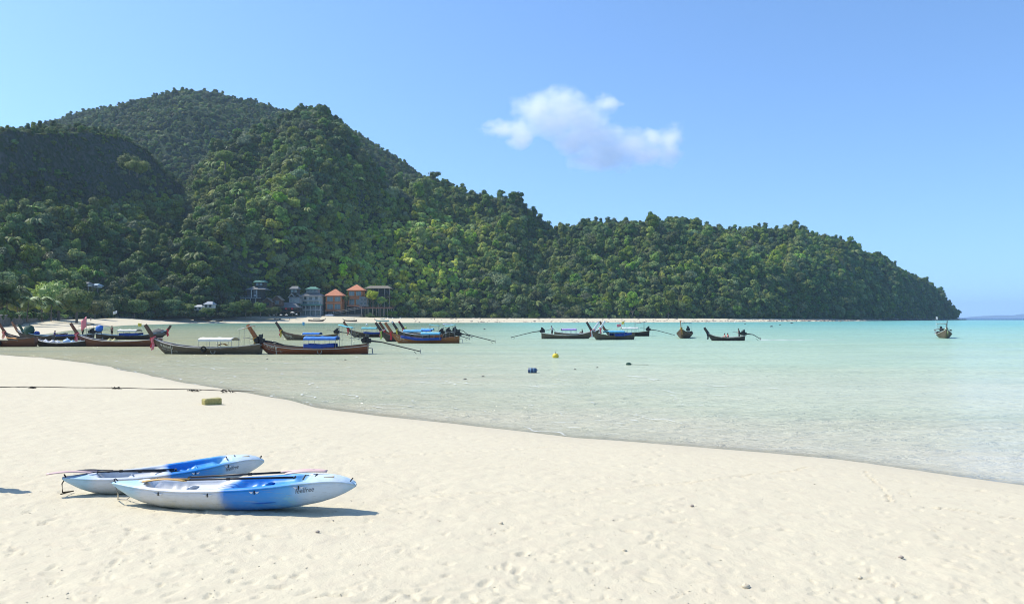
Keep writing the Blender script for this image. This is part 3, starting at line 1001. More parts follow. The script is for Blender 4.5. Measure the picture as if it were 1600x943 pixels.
CLOTH_RED = M('red_ribbon_cloth', (0.62, 0.05, 0.06), 0.7, 0.3, 4.0)
CLOTH_PINK = M('pink_cloth', (0.80, 0.25, 0.27), 0.7, 0.15, 3.0)
CLOTH_YELLOW = M('yellow_cloth', (0.72, 0.58, 0.08), 0.7, 0.15, 3.0)
CLOTH_ORANGE = M('orange_cloth', (0.74, 0.34, 0.08), 0.7, 0.2, 3.0)
CLOTH_GREEN = M('dark_green_tarp', (0.03, 0.085, 0.06), 0.75, 0.3, 1.4, bump=0.5)
CLOTH_LIME = M('lime_ribbon_cloth', (0.45, 0.62, 0.12), 0.7, 0.2, 3.0)
METAL_DARK = M('greasy_black_metal', (0.028, 0.027, 0.027), 0.45, 0.4, 4.0, metallic=0.3, bump=0.2)
METAL_GREY = M('dull_grey_metal', (0.30, 0.30, 0.30), 0.45, 0.3, 4.0, metallic=0.5)
RUBBER = M('black_rubber', (0.02, 0.02, 0.02), 0.8, 0.3, 6.0)
ROPE_PALE = M('pale_rope', (0.62, 0.58, 0.48), 0.9, 0.25, 20.0, bump=0.4)
ROPE_DARK = M('dark_wet_rope', (0.075, 0.062, 0.045), 0.9, 0.4, 10.0, bump=0.5)
WHITE_PAINT = M('white_paint', (0.78, 0.78, 0.76), 0.5, 0.1, 3.0)
BAG_WHITE = M('white_plastic_sack', (0.78, 0.79, 0.80), 0.5, 0.12, 3.0, bump=0.5)
BAG_BLUE = M('pale_blue_sack', (0.42, 0.60, 0.78), 0.5, 0.2, 3.0, bump=0.5)
BAG_YELLOW = M('dull_yellow_sack', (0.50, 0.46, 0.20), 0.6, 0.2, 3.0, bump=0.5)
SKIN = M('tanned_skin', (0.36, 0.18, 0.11), 0.55, 0.12, 6.0)
SKIN_PALE = M('sunburnt_skin', (0.62, 0.30, 0.23), 0.55, 0.12, 6.0)
HAIR = M('black_hair', (0.02, 0.016, 0.014), 0.6, 0.3, 10.0)


def lerp(t, ks, vs): return float(np.interp(t, ks, vs))


# ---------------------------------------------------------------- people
def person(loc, rz, label, pose='stand', skin=SKIN, top=None, bottom=None, h=1.68, hair=HAIR, group=None, arms=None):
    """one continuous body grown over a skeleton; clothing and hair are its children"""
    k = h / 1.7
    if pose == 'stand':
        J = dict(pel=(0, 0, .95), chest=(.01, 0, 1.25), neck=(0.02, 0, 1.45), head=(.04, 0, 1.56), top=(.04, 0, 1.68),
                 shl=(0, .19, 1.40), ell=(.02, .25, 1.13), hal=(.14, .22, .90), shr=(0, -.19, 1.40), elr=(.04, -.25, 1.13), har=(.18, -.2, .93),
                 hil=(0, .1, .90), knl=(.04, .12, .50), anl=(0, .13, .09), tol=(.14, .14, .03), hir=(0, -.1, .90), knr=(.03, -.12, .50), anr=(-.02, -.13, .09), tor=(.12, -.15, .03))
    elif pose == 'steer':
        J = dict(pel=(0, 0, .95), chest=(.05, 0, 1.25), neck=(0.08, 0, 1.45), head=(.12, 0, 1.56), top=(.12, 0, 1.68),
                 shl=(.05, .19, 1.40), ell=(.20, .30, 1.18), hal=(.42, .32, 1.05), shr=(.05, -.19, 1.40), elr=(-.12, -.26, 1.15), har=(-.32, -.26, 1.0),
                 hil=(0, .1, .90), knl=(.06, .14, .50), anl=(0, .16, .09), tol=(.14, .18, .03), hir=(0, -.1, .90), knr=(.02, -.12, .50), anr=(-.08, -.14, .09), tor=(.06, -.16, .03))
    else:
        J = dict(pel=(0, 0, .12), chest=(.03, 0, .42), neck=(0.05, 0, .62), head=(.08, 0, .73), top=(.08, 0, .85),
                 shl=(.03, .19, .57), ell=(.12, .25, .32), hal=(.32, .18, .36), shr=(.03, -.19, .57), elr=(.12, -.25, .32), har=(.32, -.18, .36),
                 hil=(.03, .1, .10), knl=(.42, .14, .34), anl=(.62, .14, .04), tol=(.76, .14, .02), hir=(.03, -.1, .10), knr=(.42, -.14, .34), anr=(.62, -.14, .04), tor=(.76, -.14, .02))
    if arms: J.update(arms)
    Rd = dict(pel=.145, chest=.155, neck=.058, head=.098, top=.062, shl=.062, ell=.042, hal=.028, shr=.062, elr=.042, har=.028,
              hil=.10, knl=.06, anl=.042, tol=.03, hir=.10, knr=.06, anr=.042, tor=.03)
    E = [('pel', 'chest'), ('chest', 'neck'), ('neck', 'head'), ('head', 'top'), ('chest', 'shl'), ('shl', 'ell'), ('ell', 'hal'), ('chest', 'shr'), ('shr', 'elr'), ('elr', 'har'),
         ('pel', 'hil'), ('hil', 'knl'), ('knl', 'anl'), ('anl', 'tol'), ('pel', 'hir'), ('hir', 'knr'), ('knr', 'anr'), ('anr', 'tor')]
    # hands: five unequal bent fingers rooted in the palm
    ks = list(J)
    V = [J[q] for q in ks]; Rr_ = [Rd[q] for q in ks]; Ed = [(ks.index(a), ks.index(b)) for a, b in E]
    for hnd, el in (('hal', 'ell'), ('har', 'elr')):
        h0 = Vector(J[hnd]); d = (h0 - Vector(J[el])).normalized(); sd_ = d.cross(Vector((0, 0, 1)))
        if sd_.length < .1: sd_ = Vector((0, 1, 0))
        sd_.normalize()
        pi_ = len(V); V.append(h0 + d * .07); Rr_.append(.034); Ed.append((ks.index(hnd), pi_))
        for f_, (o_, l_) in enumerate(((-.03, .065), (-.01, .078), (.01, .072), (.03, .055))):
            a_ = len(V); V.append(h0 + d * (.09 + l_ * .5) + sd_ * o_); Rr_.append(.009); Ed.append((pi_, a_))
            V.append(h0 + d * (.09 + l_ * .8) + sd_ * o_ - Vector((0, 0, .03))); Rr_.append(.008); Ed.append((a_, a_ + 1))
        a_ = len(V); V.append(h0 + d * .08 - sd_ * .055); Rr_.append(.010); Ed.append((ks.index(hnd), a_))
    me = bpy.data.meshes.new('person')
    me.from_pydata([tuple(Vector(v) * k) for v in V], Ed, [])
    o = bpy.data.objects.new('person', me); COL.objects.link(o)
    me.materials.append(skin)
    o.modifiers.new('skin', 'SKIN')
    sv = me.skin_vertices[0].data
    for i, r_ in enumerate(Rr_):
        sv[i].radius = (r_ * k, r_ * k * (0.78 if ks[i] in ('pel', 'chest') else 1.0) if i < len(ks) else r_ * k)
        sv[i].use_root = (i == 0)
    m2 = o.modifiers.new('smooth', 'SUBSURF'); m2.levels = 1; m2.render_levels = 1
    o.location = loc; o.rotation_euler = (0, 0, rz)
    tag(o, label, 'person', group)
    hd = Vector(J['head']) * k
    mb = MB(); mb.blob((hd.x - .015, hd.y, hd.z + .045), (.108 * k, .10 * k, .098 * k), 10, 6, .03); mb.build('hair', hair, o, True)
    mb = MB(); mb.blob((hd.x + .095 * k, hd.y, hd.z - .005), (.022, .014, .022), 6, 4); mb.build('nose', skin, o, True)
    if top is not None:
        mb = MB(); c = Vector(J['chest']) * k; p_ = Vector(J['pel']) * k; n_ = Vector(J['neck']) * k
        mb.tube([p_ + Vector((0, 0, .02)), p_.lerp(c, .5), c, c.lerp(n_, .6), n_ - Vector((0, 0, .02))], [.165 * k, .16 * k, .185 * k, .16 * k, .07 * k], 12, True, .8)
        for a, b in (('shl', 'ell'), ('shr', 'elr')):
            A = Vector(J[a]) * k; B = Vector(J[b]) * k
            mb.tube([A + (A - B) * .1, A.lerp(B, .6)], [.078 * k, .062 * k], 8)
        mb.build('shirt', top, o, True)
    if bottom is not None:
        mb = MB(); p_ = Vector(J['pel']) * k
        mb.tube([p_ + Vector((0, 0, .10)), p_ - Vector((0, 0, .05))], [.17 * k, .165 * k], 12, True, .85)
        for a, b in (('hil', 'knl'), ('hir', 'knr')):
            A = Vector(J[a]) * k; B = Vector(J[b]) * k
            mb.tube([A, A.lerp(B, .85)], [.115 * k, .09 * k], 8)
        mb.build('shorts', bottom, o, True)
    return o

SHIRT_DARK = M('dark_shirt', (0.03, 0.035, 0.05), 0.8, 0.2)
SHIRT_WHITE = M('white_shirt', (0.6, 0.6, 0.58), 0.8, 0.1)
SHIRT_PURPLE = M('purple_shirt', (0.12, 0.07, 0.28), 0.8, 0.2)
SHIRT_YELLOW = M('yellow_green_shirt', (0.42, 0.44, 0.08), 0.8, 0.2)
SHORTS_DARK = M('dark_shorts', (0.025, 0.03, 0.04), 0.8, 0.2)
SHORTS_RED = M('red_shorts', (0.4, 0.05, 0.05), 0.8, 0.2)

# ---------------------------------------------------------------- longtail boats
TT = [0, .08, .25, .45, .65, .8, .9, .96, 1]
BEAM = [.50, .66, .88, 1.0, .94, .70, .42, .20, .03]
SHEER = [.92, .80, .63, .56, .62, .80, 1.02, 1.22, 1.38]
BOT = [-.12, -.2, -.26, -.28, -.28, -.24, 0.0, .55, 1.25]


class Hull:
    def __init__(s, L, W, sh=1.0, bot=BOT):
        s.L, s.W, s.sh, s.bot = L, W, sh, bot
    def z1(s, t): return lerp(t, TT, SHEER) * s.sh
    def z0(s, t): return min(lerp(t, TT, s.bot) * (s.sh if lerp(t, TT, s.bot) > 0 else 1), s.z1(t) - .05)
    def b(s, t): return lerp(t, TT, BEAM) * s.W / 2
    def out(s, t, q, side=1, off=0.0):
        """point on the outer skin, q = 0 keel .. 1 sheer"""
        z = s.z0(t) + (s.z1(t) - s.z0(t)) * q
        return Vector((t * s.L, side * (s.b(t) * (max(q, 0) ** .5) + off), z))


def squiggle(mb, hull, side, t0, t1, q0, q1, n, g, th=0.022, flip=1):
    """hand painted letters: short bent strokes lying on the planking"""
    for i in range(n):
        a = t0 + (t1 - t0) * (i + .1) / n; wdt = (t1 - t0) / n * .75
        for s_ in range(2 + (g.random() < .5)):
            pts = []
            u0, v0 = g.random(), g.choice((0, .3, 1))
            for k in range(4):
                uu = min(1, max(0, u0 + (g.random() - .5) * .9)); vv = min(1, max(0, v0 + (k / 3 - .2) * (1 if v0 < .5 else -1)))
                pts.append(hull.out(a + uu * wdt, q0 + (q1 - q0) * vv, side, .012))
            mb.tube(pts, th, 4)


def longtail(name, pb, ps, wl, yaw=0.0, label='', group=None, bow_left=True, sh=1.0, W=1.75, hull=WOOD_RED, rail=RAIL_PALE, stem=STEM_BROWN,
             canopy=None, awning=None, engine=True, ribbons=(), letters=0, side_cloth=None, shaft=3.9, stem_len=1.5, Y=None, loc=None, L=None, rz=None,
             rope=False, tilt=0.0, seed=1, second_rail=None, low=False, rear_rack=False, stem_cap=None, inner=WOOD_BROWN):
    g = random.Random(seed)
    if loc is None:
        D = P(800, wl).y + 0.6
        wpx = abs(ps - pb)
        if L is None: L = wpx / FOC * D / math.cos(R(yaw))
        c = Vector((((pb + ps) / 2 - 800) / FOC * D, D, 0))
        rz = (math.pi if bow_left else 0) + R(yaw)
        loc = c - Vector((math.cos(rz), math.sin(rz), 0)) * L / 2
    near = 1 if math.cos(rz) < 0 else -1     # side of the hull that faces the photograph
    root = empty(name, loc, rz)
    if tilt: root.rotation_euler = (R(tilt), 0, rz)
    tag(root, label, 'boat', group)
    H = Hull(L, W, sh)
    ns = 30
    mb = MB()
    prof = [0, .12, .3, .5, .7, .86, 1.0]
    def fn(i, j):
        t = i
        k = j * (2 * len(prof) - 2)
        kk = int(round(k)) - (len(prof) - 1)
        q = prof[abs(kk)]
        return H.out(t, q, 1 if kk >= 0 else -1)
    mb.grid(fn, ns, 2 * len(prof) - 1)
    def fi(i, j):
        k = j * (2 * len(prof) - 2)
        kk = int(round(k)) - (len(prof) - 1)
        q = prof[abs(kk)]
        p_ = H.out(i, q, 1 if kk >= 0 else -1)
        p_.y -= math.copysign(min(.05, abs(p_.y)), p_.y) if abs(p_.y) > .001 else 0
        p_.z = max(p_.z, H.z0(i) + .12) if q < .9 else p_.z
        return p_
    mb.cur = 1
    mb.grid(fi, ns, 2 * len(prof) - 1, flip=True)
    mb.cur = 0
    # transom
    ring = [H.out(0, q, -1) for q in prof[::-1]] + [H.out(0, q, 1) for q in prof[1:]]
    mb.add(ring, [tuple(range(len(ring)))])
    mb.build('hull', (hull, inner), root, True)
    # strakes that stand proud of the planking
    for q in (.55, .8):
        for sd_ in (1, -1):
            mb = MB(); mb.tube([H.out(t / 22, q, sd_, .008) for t in range(0, 22)], .016, 4); mb.build('strake', hull, root)
    for sd_ in (1, -1):
        mb = MB(); mb.tube([H.out(t / 24, 1, sd_, .0) + Vector((0, 0, .02)) for t in range(0, 25)], .045, 6); mb.build('gunwale', rail, root)
        if second_rail is not None:
            mb = MB(); mb.tube([H.out(t / 24, .86, sd_, .02) for t in range(0, 25)], .04, 5); mb.build('rub_rail', second_rail, root)
    # floor boards and thwarts
    mb = MB()
    for k in range(3):
        mb.tube([(L * (.1 + .06 * i), (k - 1) * .3, H.z0(.1 + .06 * i) + .17) for i in range(13)], .12, 4, True, .15)
    mb.build('floor_boards', inner, root)
    for t in (.2, .34, .5, .66, .8):
        mb = MB(); b_ = H.b(t) * .96
        mb.box((t * L, 0, H.z1(t) - .10), (.2, 2 * b_, .035)); mb.build('thwart', WOOD_GREY, root)
    mb = MB(); zf = H.z1(.93) - .04       # small foredeck
    mb.add([(L * .84, -H.b(.84) * .9, H.z1(.84) - .03), (L * .84, H.b(.84) * .9, H.z1(.84) - .03), (L * .97, H.b(.97) * .8, H.z1(.97) - .02), (L * .97, -H.b(.97) * .8, H.z1(.97) - .02),
            (L * .84, -H.b(.84) * .9, H.z1(.84) - .07), (L * .84, H.b(.84) * .9, H.z1(.84) - .07), (L * .97, H.b(.97) * .8, H.z1(.97) - .06), (L * .97, -H.b(.97) * .8, H.z1(.97) - .06)],
           [(0, 1, 2, 3), (7, 6, 5, 4), (0, 4, 5, 1), (1, 5, 6, 2), (2, 6, 7, 3), (3, 7, 4, 0)])
    mb.build('foredeck', WOOD_BROWN, root)
    # the tall raked stem post
    if stem_len > 0:
        mb = MB()
        zb = H.z1(1.0)
        pts = [(L - .42, 0, zb - .55), (L - .05, 0, zb - .12), (L + .28 * stem_len / 1.5, 0, zb + .42 * stem_len / 1.5), (L + .85 * stem_len / 1.5, 0, zb + 1.28 * stem_len / 1.5)]
        mb.tube(pts, [.15, .23, .20, .175], 8, True, 1.0)
        # flat face of the plank: squeeze across the boat
        mb.v = [(x, y * .36, z) for x, y, z in mb.v]
        st = mb.build('stem_post', stem, root)
        e_ = Vector(pts[-1])
        if stem_cap is not None:
            mb = MB(); mb.tube([e_ - Vector((.12, 0, .18)), e_ + Vector((.03, 0, .05))], [.14, .13], 8); mb.build('stem_cap', stem_cap, st)
    # garland ribbons tied round the stem
    for i, rm in enumerate(ribbons):
        mb = MB()
        u = .15 + .12 * i
        base = Vector((L - .02 + .28 * u, 0, H.z1(1.0) + .45 * u))
        mb.ring(base, (.55, 0, .83), .17, .045, 12, 6)
        for k in range(2):
            y0 = near * (.12 + .04 * k)
            dx = .10 * k + .05 * i
            ln = (1.05 - .2 * i) * g.uniform(.8, 1.15)
            mb.sheet(lambda a, b, dx=dx, y0=y0, ln=ln, base=base: (base.x + dx + (b - .5) * .13 + .05 * math.sin(a * 7 + i), y0 + .03 * math.sin(a * 9 + b), base.z - a * ln), 9, 3, .012, (0, 1, 0))
        mb.build('ribbon', rm, root)
    if engine:
        ez = H.z1(0) + .28
        er = empty('engine', (0.12, 0, 0)); er.parent = root
        e2 = er; er.scale = (1.25, 1.25, 1.25); er.location = (0.12, 0, -.25 * ez)
        mb = MB()
        mb.box((0, 0, ez), (.62, .36, .34), bev=.03)
        mb.box((.05, 0, ez + .24), (.40, .28, .16), bev=.03)
        mb.cyl((.2, .18, ez + .05), (.2, .30, ez + .05), .17, n=12)
        mb.cyl((-.12, -.1, ez + .3), (-.12, -.1, ez + .5), .05)
        mb.build('engine_block', METAL_DARK, e2, False)
        mb = MB(); mb.cyl((-.02, 0, ez + .30), (-.02, 0, ez + .46), .14, .14, 12); mb.box((.28, 0, ez + .02), (.12, .40, .36), bev=.02); mb.build('radiator', M('worn_engine_paint', (.05, .06, .06), .5, .4, 5), e2)
        mb = MB(); mb.cyl((-.05, 0, H.z1(0) - .05), (-.05, 0, ez - .12), .06); mb.box((-.02, 0, H.z1(0) - .02), (.3, .5, .08)); mb.build('pivot_mount', METAL_GREY, e2)
        mb = MB(); ex = -shaft
        mb.tube([(-.2, 0, ez), (-1.1, 0, ez - .10), (ex, 0, .42)], [.07, .045, .035], 8); mb.build('propeller_shaft', METAL_DARK, e2)
        mb = MB()
        for k in range(3):
            a = k * math.tau / 3
            mb.box((ex - .03, math.cos(a) * .10, .42 + math.sin(a) * .10), (.03, .08, .18), rx=a)
        mb.cyl((ex - .08, 0, .42), (ex + .06, 0, .42), .035)
        mb.build('propeller', METAL_GREY, e2)
        mb = MB(); mb.tube([(ex + .45, 0, .42), (ex + .2, 0, .20), (ex - .12, 0, .16)], .018, 6); mb.build('skeg', METAL_DARK, e2)
        mb = MB(); mb.tube([(.3, 0, ez + .05), (.9, .05, ez + .22), (1.25, .05, ez + .20)], .02, 6); mb.build('tiller', METAL_GREY, e2)
    if canopy:
        # (t0, t1, z, material, arch, side material)
        t0, t1, cz, cm = canopy[:4]
        x0, x1 = t0 * L, t1 * L; hw = min(W * .5, H.b((t0 + t1) / 2)) * 1.02
        mb = MB(); mb.sheet(lambda a, b: (x0 + (x1 - x0) * a, (b - .5) * 2 * hw * 1.08, cz - .16 * (2 * abs(b - .5)) ** 2.2 + .02 * math.sin(a * 14 + b * 3) * (1 - abs(2 * b - 1)) - .03 * math.sin(math.pi * (a * 4 % 1))), 17, 9, .03)
        cp = mb.build('canopy', cm, root, True)
        for sd_ in (1, -1):
            mb = MB()
            mb.sheet(lambda a, b, sd_=sd_: (x0 + (x1 - x0) * a, sd_ * hw * 1.09, cz - .15 - b * .17 - .02 * abs(math.sin(a * 17))), 25, 3, .015, (0, sd_, 0))
            mb.build('valance', cm, cp)
        n = 4
        for i in range(n):
            for sd_ in (1, -1):
                xx = x0 + .05 + (x1 - x0 - .1) * i / (n - 1)
                mb = MB(); mb.cyl((xx, sd_ * hw * .98, H.z1(xx / L) - .1), (xx, sd_ * hw * 1.0, cz - .14), .018, n=6); mb.build('canopy_post', METAL_GREY, root)
    if awning:
        x0, x1, az, am = awning[:4]
        sl_ = awning[4] if len(awning) > 4 else .12
        mb = MB(); mb.sheet(lambda a, b: (x0 + (x1 - x0) * a, (b - .5) * 1.5, az + sl_ * (a - .5) - .05 * (2 * abs(b - .5)) ** 2 + .02 * math.sin(a * 9)), 9, 7, .03)
        mb.build('awning', am, root, True)
        for xx in (x0 + .1, x1 - .1):
            for sd_ in (1, -1):
                mb = MB(); mb.cyl((xx, sd_ * min(.6, H.b(max(0, xx / L))), H.z1(max(0, xx / L)) - .15), (xx, sd_ * .6, az + sl_ * ((xx - x0) / (x1 - x0) - .5) - .04), .016, n=6); mb.build('awning_post', METAL_GREY, root)
    if side_cloth:
        t0, t1, q0, q1, cm = side_cloth
        for sd_ in (1, -1):
            mb = MB()
            mb.sheet(lambda a, b, sd_=sd_: H.out(t0 + (t1 - t0) * a, 1.0, sd_, .06 + .02 * math.sin(a * 40 + b * 4)) + Vector((0, 0, q0 + (q1 - q0) * b + .02 * math.sin(a * 9))), 33, 5, .02, (0, sd_, 0))
            mb.build('side_cloth', cm, root, True)
    if letters:
        mb = MB()
        lo, hi = .80, .93
        a, b = (hi, lo) if near > 0 else (lo, hi)
        squiggle(mb, H, near, a, b, .62, .84, letters, g, .016)
        squiggle(mb, H, near, a * .985, b * .94, .44, .53, letters + 4, g, .009)
        mb.build('lettering', M('cream_lettering', (.72, .68, .52), .6, .1), root)
    if rope:
        mb = MB(); t = .82
        p0 = H.out(t, 1, near, .05); mb.tube([p0, H.out(t - .008, .6, near, .07), Vector((p0.x - .12, near * (H.b(t) * .95), .02))], .03, 6); mb.build('mooring_rope', ROPE_PALE, root)
        mb = MB(); mb.ring(H.out(.42, .62, near, .06), (0, 1, .2), .20, .022, 18, 5); mb.build('rope_coil', ROPE_PALE, root)
    if rear_rack:
        mb = MB()
        for k in (-.2, 0, .2):
            mb.tube([(-.02, k, .55), (-.38, k, .50), (-.42, k, .05)], .02, 6)
        mb.tube([(-.4, -.25, .3), (-.4, .25, .3)], .02, 6)
        mb.build('boarding_ladder', METAL_GREY, root)
    return root, H


def on_boat(root, p):
    """world position of a boat-local point"""
    rz = root.rotation_euler[2]
    return Vector(root.location) + Vector((p[0] * math.cos(rz) - p[1] * math.sin(rz), p[0] * math.sin(rz) + p[1] * math.cos(rz), p[2]))


GB = 'longtail boats moored in the shallows'
B = {}
B['b8'] = longtail('longtail_boat', 402, 575, 553, 1, 'red brown longtail boat with bright blue canopy, nearest of the moored boats', GB, hull=WOOD_RED, rail=WOOD_DARK, stem=WOOD_ORANGE, second_rail=RAIL_PALE,
                   canopy=(.27, .56, 1.62, CLOTH_BLUE), awning=(1.3, 2.6, 2.55, CLOTH_TURQ, .28), ribbons=(CLOTH_YELLOW, CLOTH_ORANGE), letters=9, side_cloth=(.29, .56, -.02, .34, CLOTH_DBLUE), rope=True, seed=3, rear_rack=True)
B['b7'] = longtail('longtail_boat', 240, 410, 553, -2, 'weathered olive longtail boat with long white canopy and slanting white stern awning', GB, hull=WOOD_OLIVE, rail=RAIL_PALE, stem=WOOD_BROWN,
                   canopy=(.24, .55, 1.52, CLOTH_WHITE), awning=(.75, 1.95, 2.45, CLOTH_WHITE, -.35), ribbons=(CLOTH_PINK, CLOTH_RED), letters=10, rope=True, seed=5, shaft=3.2)
B['b5'] = longtail('longtail_boat', 122, 252, 541, 0, 'maroon longtail boat with pale gunwale and a pink flag tied to its bow', GB, hull=WOOD_MAROON, rail=RAIL_PALE, stem=WOOD_MAROON, ribbons=(CLOTH_PINK, CLOTH_RED), letters=0, engine=False, seed=7, second_rail=None)
B['b6'] = longtail('longtail_boat', 262, 152, 530, 0, 'dark longtail boat with white and blue canopy and yellow flag, bow to the right', GB, bow_left=False, hull=WOOD_DARK, rail=RAIL_BLUE, stem=WOOD_BROWN,
                   canopy=(.33, .60, 1.55, CLOTH_WHITE), ribbons=(CLOTH_RED, CLOTH_RED), side_cloth=(.35, .62, -.02, .38, CLOTH_DBLUE), seed=9, shaft=1.6, stem_len=.9)
B['b9'] = longtail('longtail_boat', 440, 528, 531, 0, 'dull olive longtail boat with low blue cover behind the red brown one', GB, hull=WOOD_OLIVE, rail=WOOD_BROWN, stem=WOOD_DARK,
                   canopy=(.30, .60, 1.12, CLOTH_BLUE), ribbons=(CLOTH_YELLOW, CLOTH_RED), letters=9, seed=11, shaft=2.9)
B['b10'] = longtail('longtail_boat', 545, 626, 526.5, 2, 'dark longtail boat with flat turquoise roof and red ribbon on its bow', GB, hull=WOOD_DARK, rail=WOOD_OLIVE, stem=WOOD_MAROON,
                    canopy=(.45, .74, 1.72, CLOTH_TURQ), ribbons=(CLOTH_RED,), letters=6, side_cloth=(.4, .7, -.02, .25, CLOTH_DBLUE), seed=13, engine=False)
B['b15'] = longtail('longtail_boat', 631, 712, 526, 0, 'brown longtail boat with red tipped bow at the back of the tight cluster', GB, hull=WOOD_BROWN, rail=RAIL_PALE, stem=WOOD_DARK, canopy=(.42, .66, 1.5, CLOTH_SKY),
                    awning=(.4, 2.2, 2.2, CLOTH_LILAC, .1), ribbons=(CLOTH_RED,), seed=21, stem_cap=CLOTH_RED, shaft=2.0)
B['b14'] = longtail('longtail_boat', 621, 702, 528.5, 0, 'dark longtail boat with slim black bow inside the tight cluster', GB, hull=WOOD_DARK, rail=RAIL_WHITE, stem=WOOD_DARK, canopy=(.34, .66, 1.45, CLOTH_BLUE), seed=23, stem_cap=WHITE_PAINT, ribbons=(CLOTH_YELLOW,), shaft=3.0)
B['b12'] = longtail('longtail_boat', 602, 692, 531.5, 1, 'red brown longtail boat with many pink ribbons, second from the front of the cluster', GB, hull=WOOD_RED, rail=WOOD_BROWN, stem=WOOD_MAROON, canopy=(.36, .68, 1.55, CLOTH_SKY),
                    awning=(.5, 2.0, 2.25, CLOTH_TURQ, .2), ribbons=(CLOTH_RED, CLOTH_PINK, WHITE_PAINT), seed=25, shaft=3.2)
B['b13'] = longtail('longtail_boat', 597, 672, 533.5, 4, 'black longtail boat with long pale green ribbons beside the cluster front', GB, hull=WOOD_DARK, rail=WOOD_DARK, stem=WOOD_DARK, ribbons=(CLOTH_LIME, CLOTH_PINK), seed=27, engine=False, W=1.4)
B['b11'] = longtail('longtail_boat', 612, 718, 536, 0, 'orange brown longtail boat draped with dark blue cloth at the front of the cluster', GB, hull=WOOD_ORANGE, rail=WOOD_MAROON, stem=WOOD_ORANGE,
                    canopy=(.28, .56, 1.45, CLOTH_SKY), awning=(.5, 1.9, 2.35, CLOTH_TURQ, -.25), letters=7, side_cloth=(.26, .86, -.22, .10, CLOTH_DBLUE), ribbons=(CLOTH_RED,), seed=29, shaft=3.8, rear_rack=True)
B['b16b'] = longtail('longtail_boat', 937, 866, 526, -3, 'grey longtail boat half hidden behind the purple roofed one, bow to the right', GB, bow_left=False, hull=WOOD_OLIVE, rail=RAIL_WHITE, stem=RAIL_WHITE, ribbons=(CLOTH_PINK, CLOTH_RED), seed=31, engine=False, stem_len=1.6)
B['b16'] = longtail('longtail_boat', 928, 846, 529, 2, 'olive longtail boat with purple and white canopy, its long shaft pointing left', GB, bow_left=False, hull=WOOD_OLIVE, rail=RAIL_PALE, stem=RAIL_WHITE,
                    canopy=(.38, .66, 1.62, CLOTH_PURPLE), ribbons=(CLOTH_RED, WHITE_PAINT), seed=33, shaft=3.9)
B['b18'] = longtail('longtail_boat', 944, 1014, 525, 0, 'dark longtail boat with thin white canopy and its shaft pointing right', GB, hull=WOOD_DARK, rail=WOOD_BROWN, stem=WOOD_MAROON, canopy=(.25, .62, 1.62, CLOTH_WHITE),
                    awning=(.8, 2.6, 2.45, CLOTH_GREY, -.3), seed=35, shaft=3.7)
B['b17'] = longtail('longtail_boat', 927, 988, 530.5, 22, 'grey brown longtail boat with blue side cloth between two other boats', GB, hull=WOOD_OLIVE, rail=WOOD_BROWN, stem=WOOD_DARK, canopy=(.28, .66, 1.4, CLOTH_SKY),
                    side_cloth=(.1, .52, -.05, .32, CLOTH_DBLUE), ribbons=(WHITE_PAINT, CLOTH_RED), seed=37, engine=False, L=7.2)
c19 = P(1083, 528.5)
B['b19'] = longtail('longtail_boat', 0, 0, 0, 0, 'brown longtail boat seen from the bow with an orange stem and blue awning', GB, loc=Vector((c19.x + 1.0, c19.y + 8.0, 0)), rz=R(-90 - 20), L=8.6, W=2.5, hull=WOOD_BROWN, rail=WOOD_OLIVE, stem=WOOD_ORANGE,
                    ribbons=(CLOTH_ORANGE, CLOTH_YELLOW), awning=(.5, 2.4, 2.5, CLOTH_SKY, .1), seed=39, sh=1.12, shaft=2.6)
B['b20'] = longtail('longtail_boat', 1106, 1163, 532, 0, 'small black longtail boat under way with two passengers and a standing boatman', GB, hull=WOOD_DARK, rail=RAIL_PALE, stem=WOOD_DARK, sh=.78, W=1.3, seed=41, shaft=1.9, stem_len=.95, ribbons=(SHIRT_DARK,))
c21 = P(1480, 528.5)
B['b21'] = longtail('longtail_boat', 0, 0, 0, 0, 'lone olive longtail boat seen from the bow, far right of the bay', GB, loc=Vector((c21.x + 3.2, c21.y + 7.6, 0)), rz=R(-119.7 + 6), L=8.4, W=2.3, hull=WOOD_OLIVE, rail=RAIL_PALE, stem=WOOD_DARK,
                    ribbons=(CLOTH_LIME, WHITE_PAINT), canopy=(.2, .5, 1.5, CLOTH_GREY), awning=(.4, 2.2, 2.35, CLOTH_WHITE, .1), seed=43, sh=1.1, shaft=2.4)
# left hand group near the beach
B['b3'] = longtail('longtail_boat', 27, 104, 529, 0, 'brown stemmed dark longtail boat at the back of the left group', GB, hull=WOOD_DARK, rail=RAIL_WHITE, stem=STEM_BROWN, seed=45, engine=False)
B['b3b'] = longtail('longtail_boat', 36, 146, 531, 0, 'long dark longtail boat with a green tarpaulin heap and small curved awning', GB, hull=WOOD_DARK, rail=RAIL_BLUE, stem=CLOTH_GREEN, awning=(.2, 1.9, 2.25, CLOTH_GREY, -.35), seed=47, engine=True, shaft=1.2,
                    side_cloth=(.24, .48, 0, .22, CLOTH_DBLUE), stem_len=1.1)
B['b1b'] = longtail('longtail_boat', 8, 84, 535, 0, 'dark longtail boat with an orange ribbon on its bow beside the beach', GB, hull=WOOD_DARK, rail=WOOD_DARK, stem=WOOD_MAROON, seed=49, ribbons=(CLOTH_PINK, CLOTH_ORANGE), engine=False)
B['b1'] = longtail('longtail_boat', -62, 57, 541.5, 0, 'brown longtail boat with a black tyre on its side at the left edge', GB, hull=WOOD_MAROON, rail=WOOD_DARK, stem=WOOD_MAROON, seed=51, engine=False, sh=1.15)
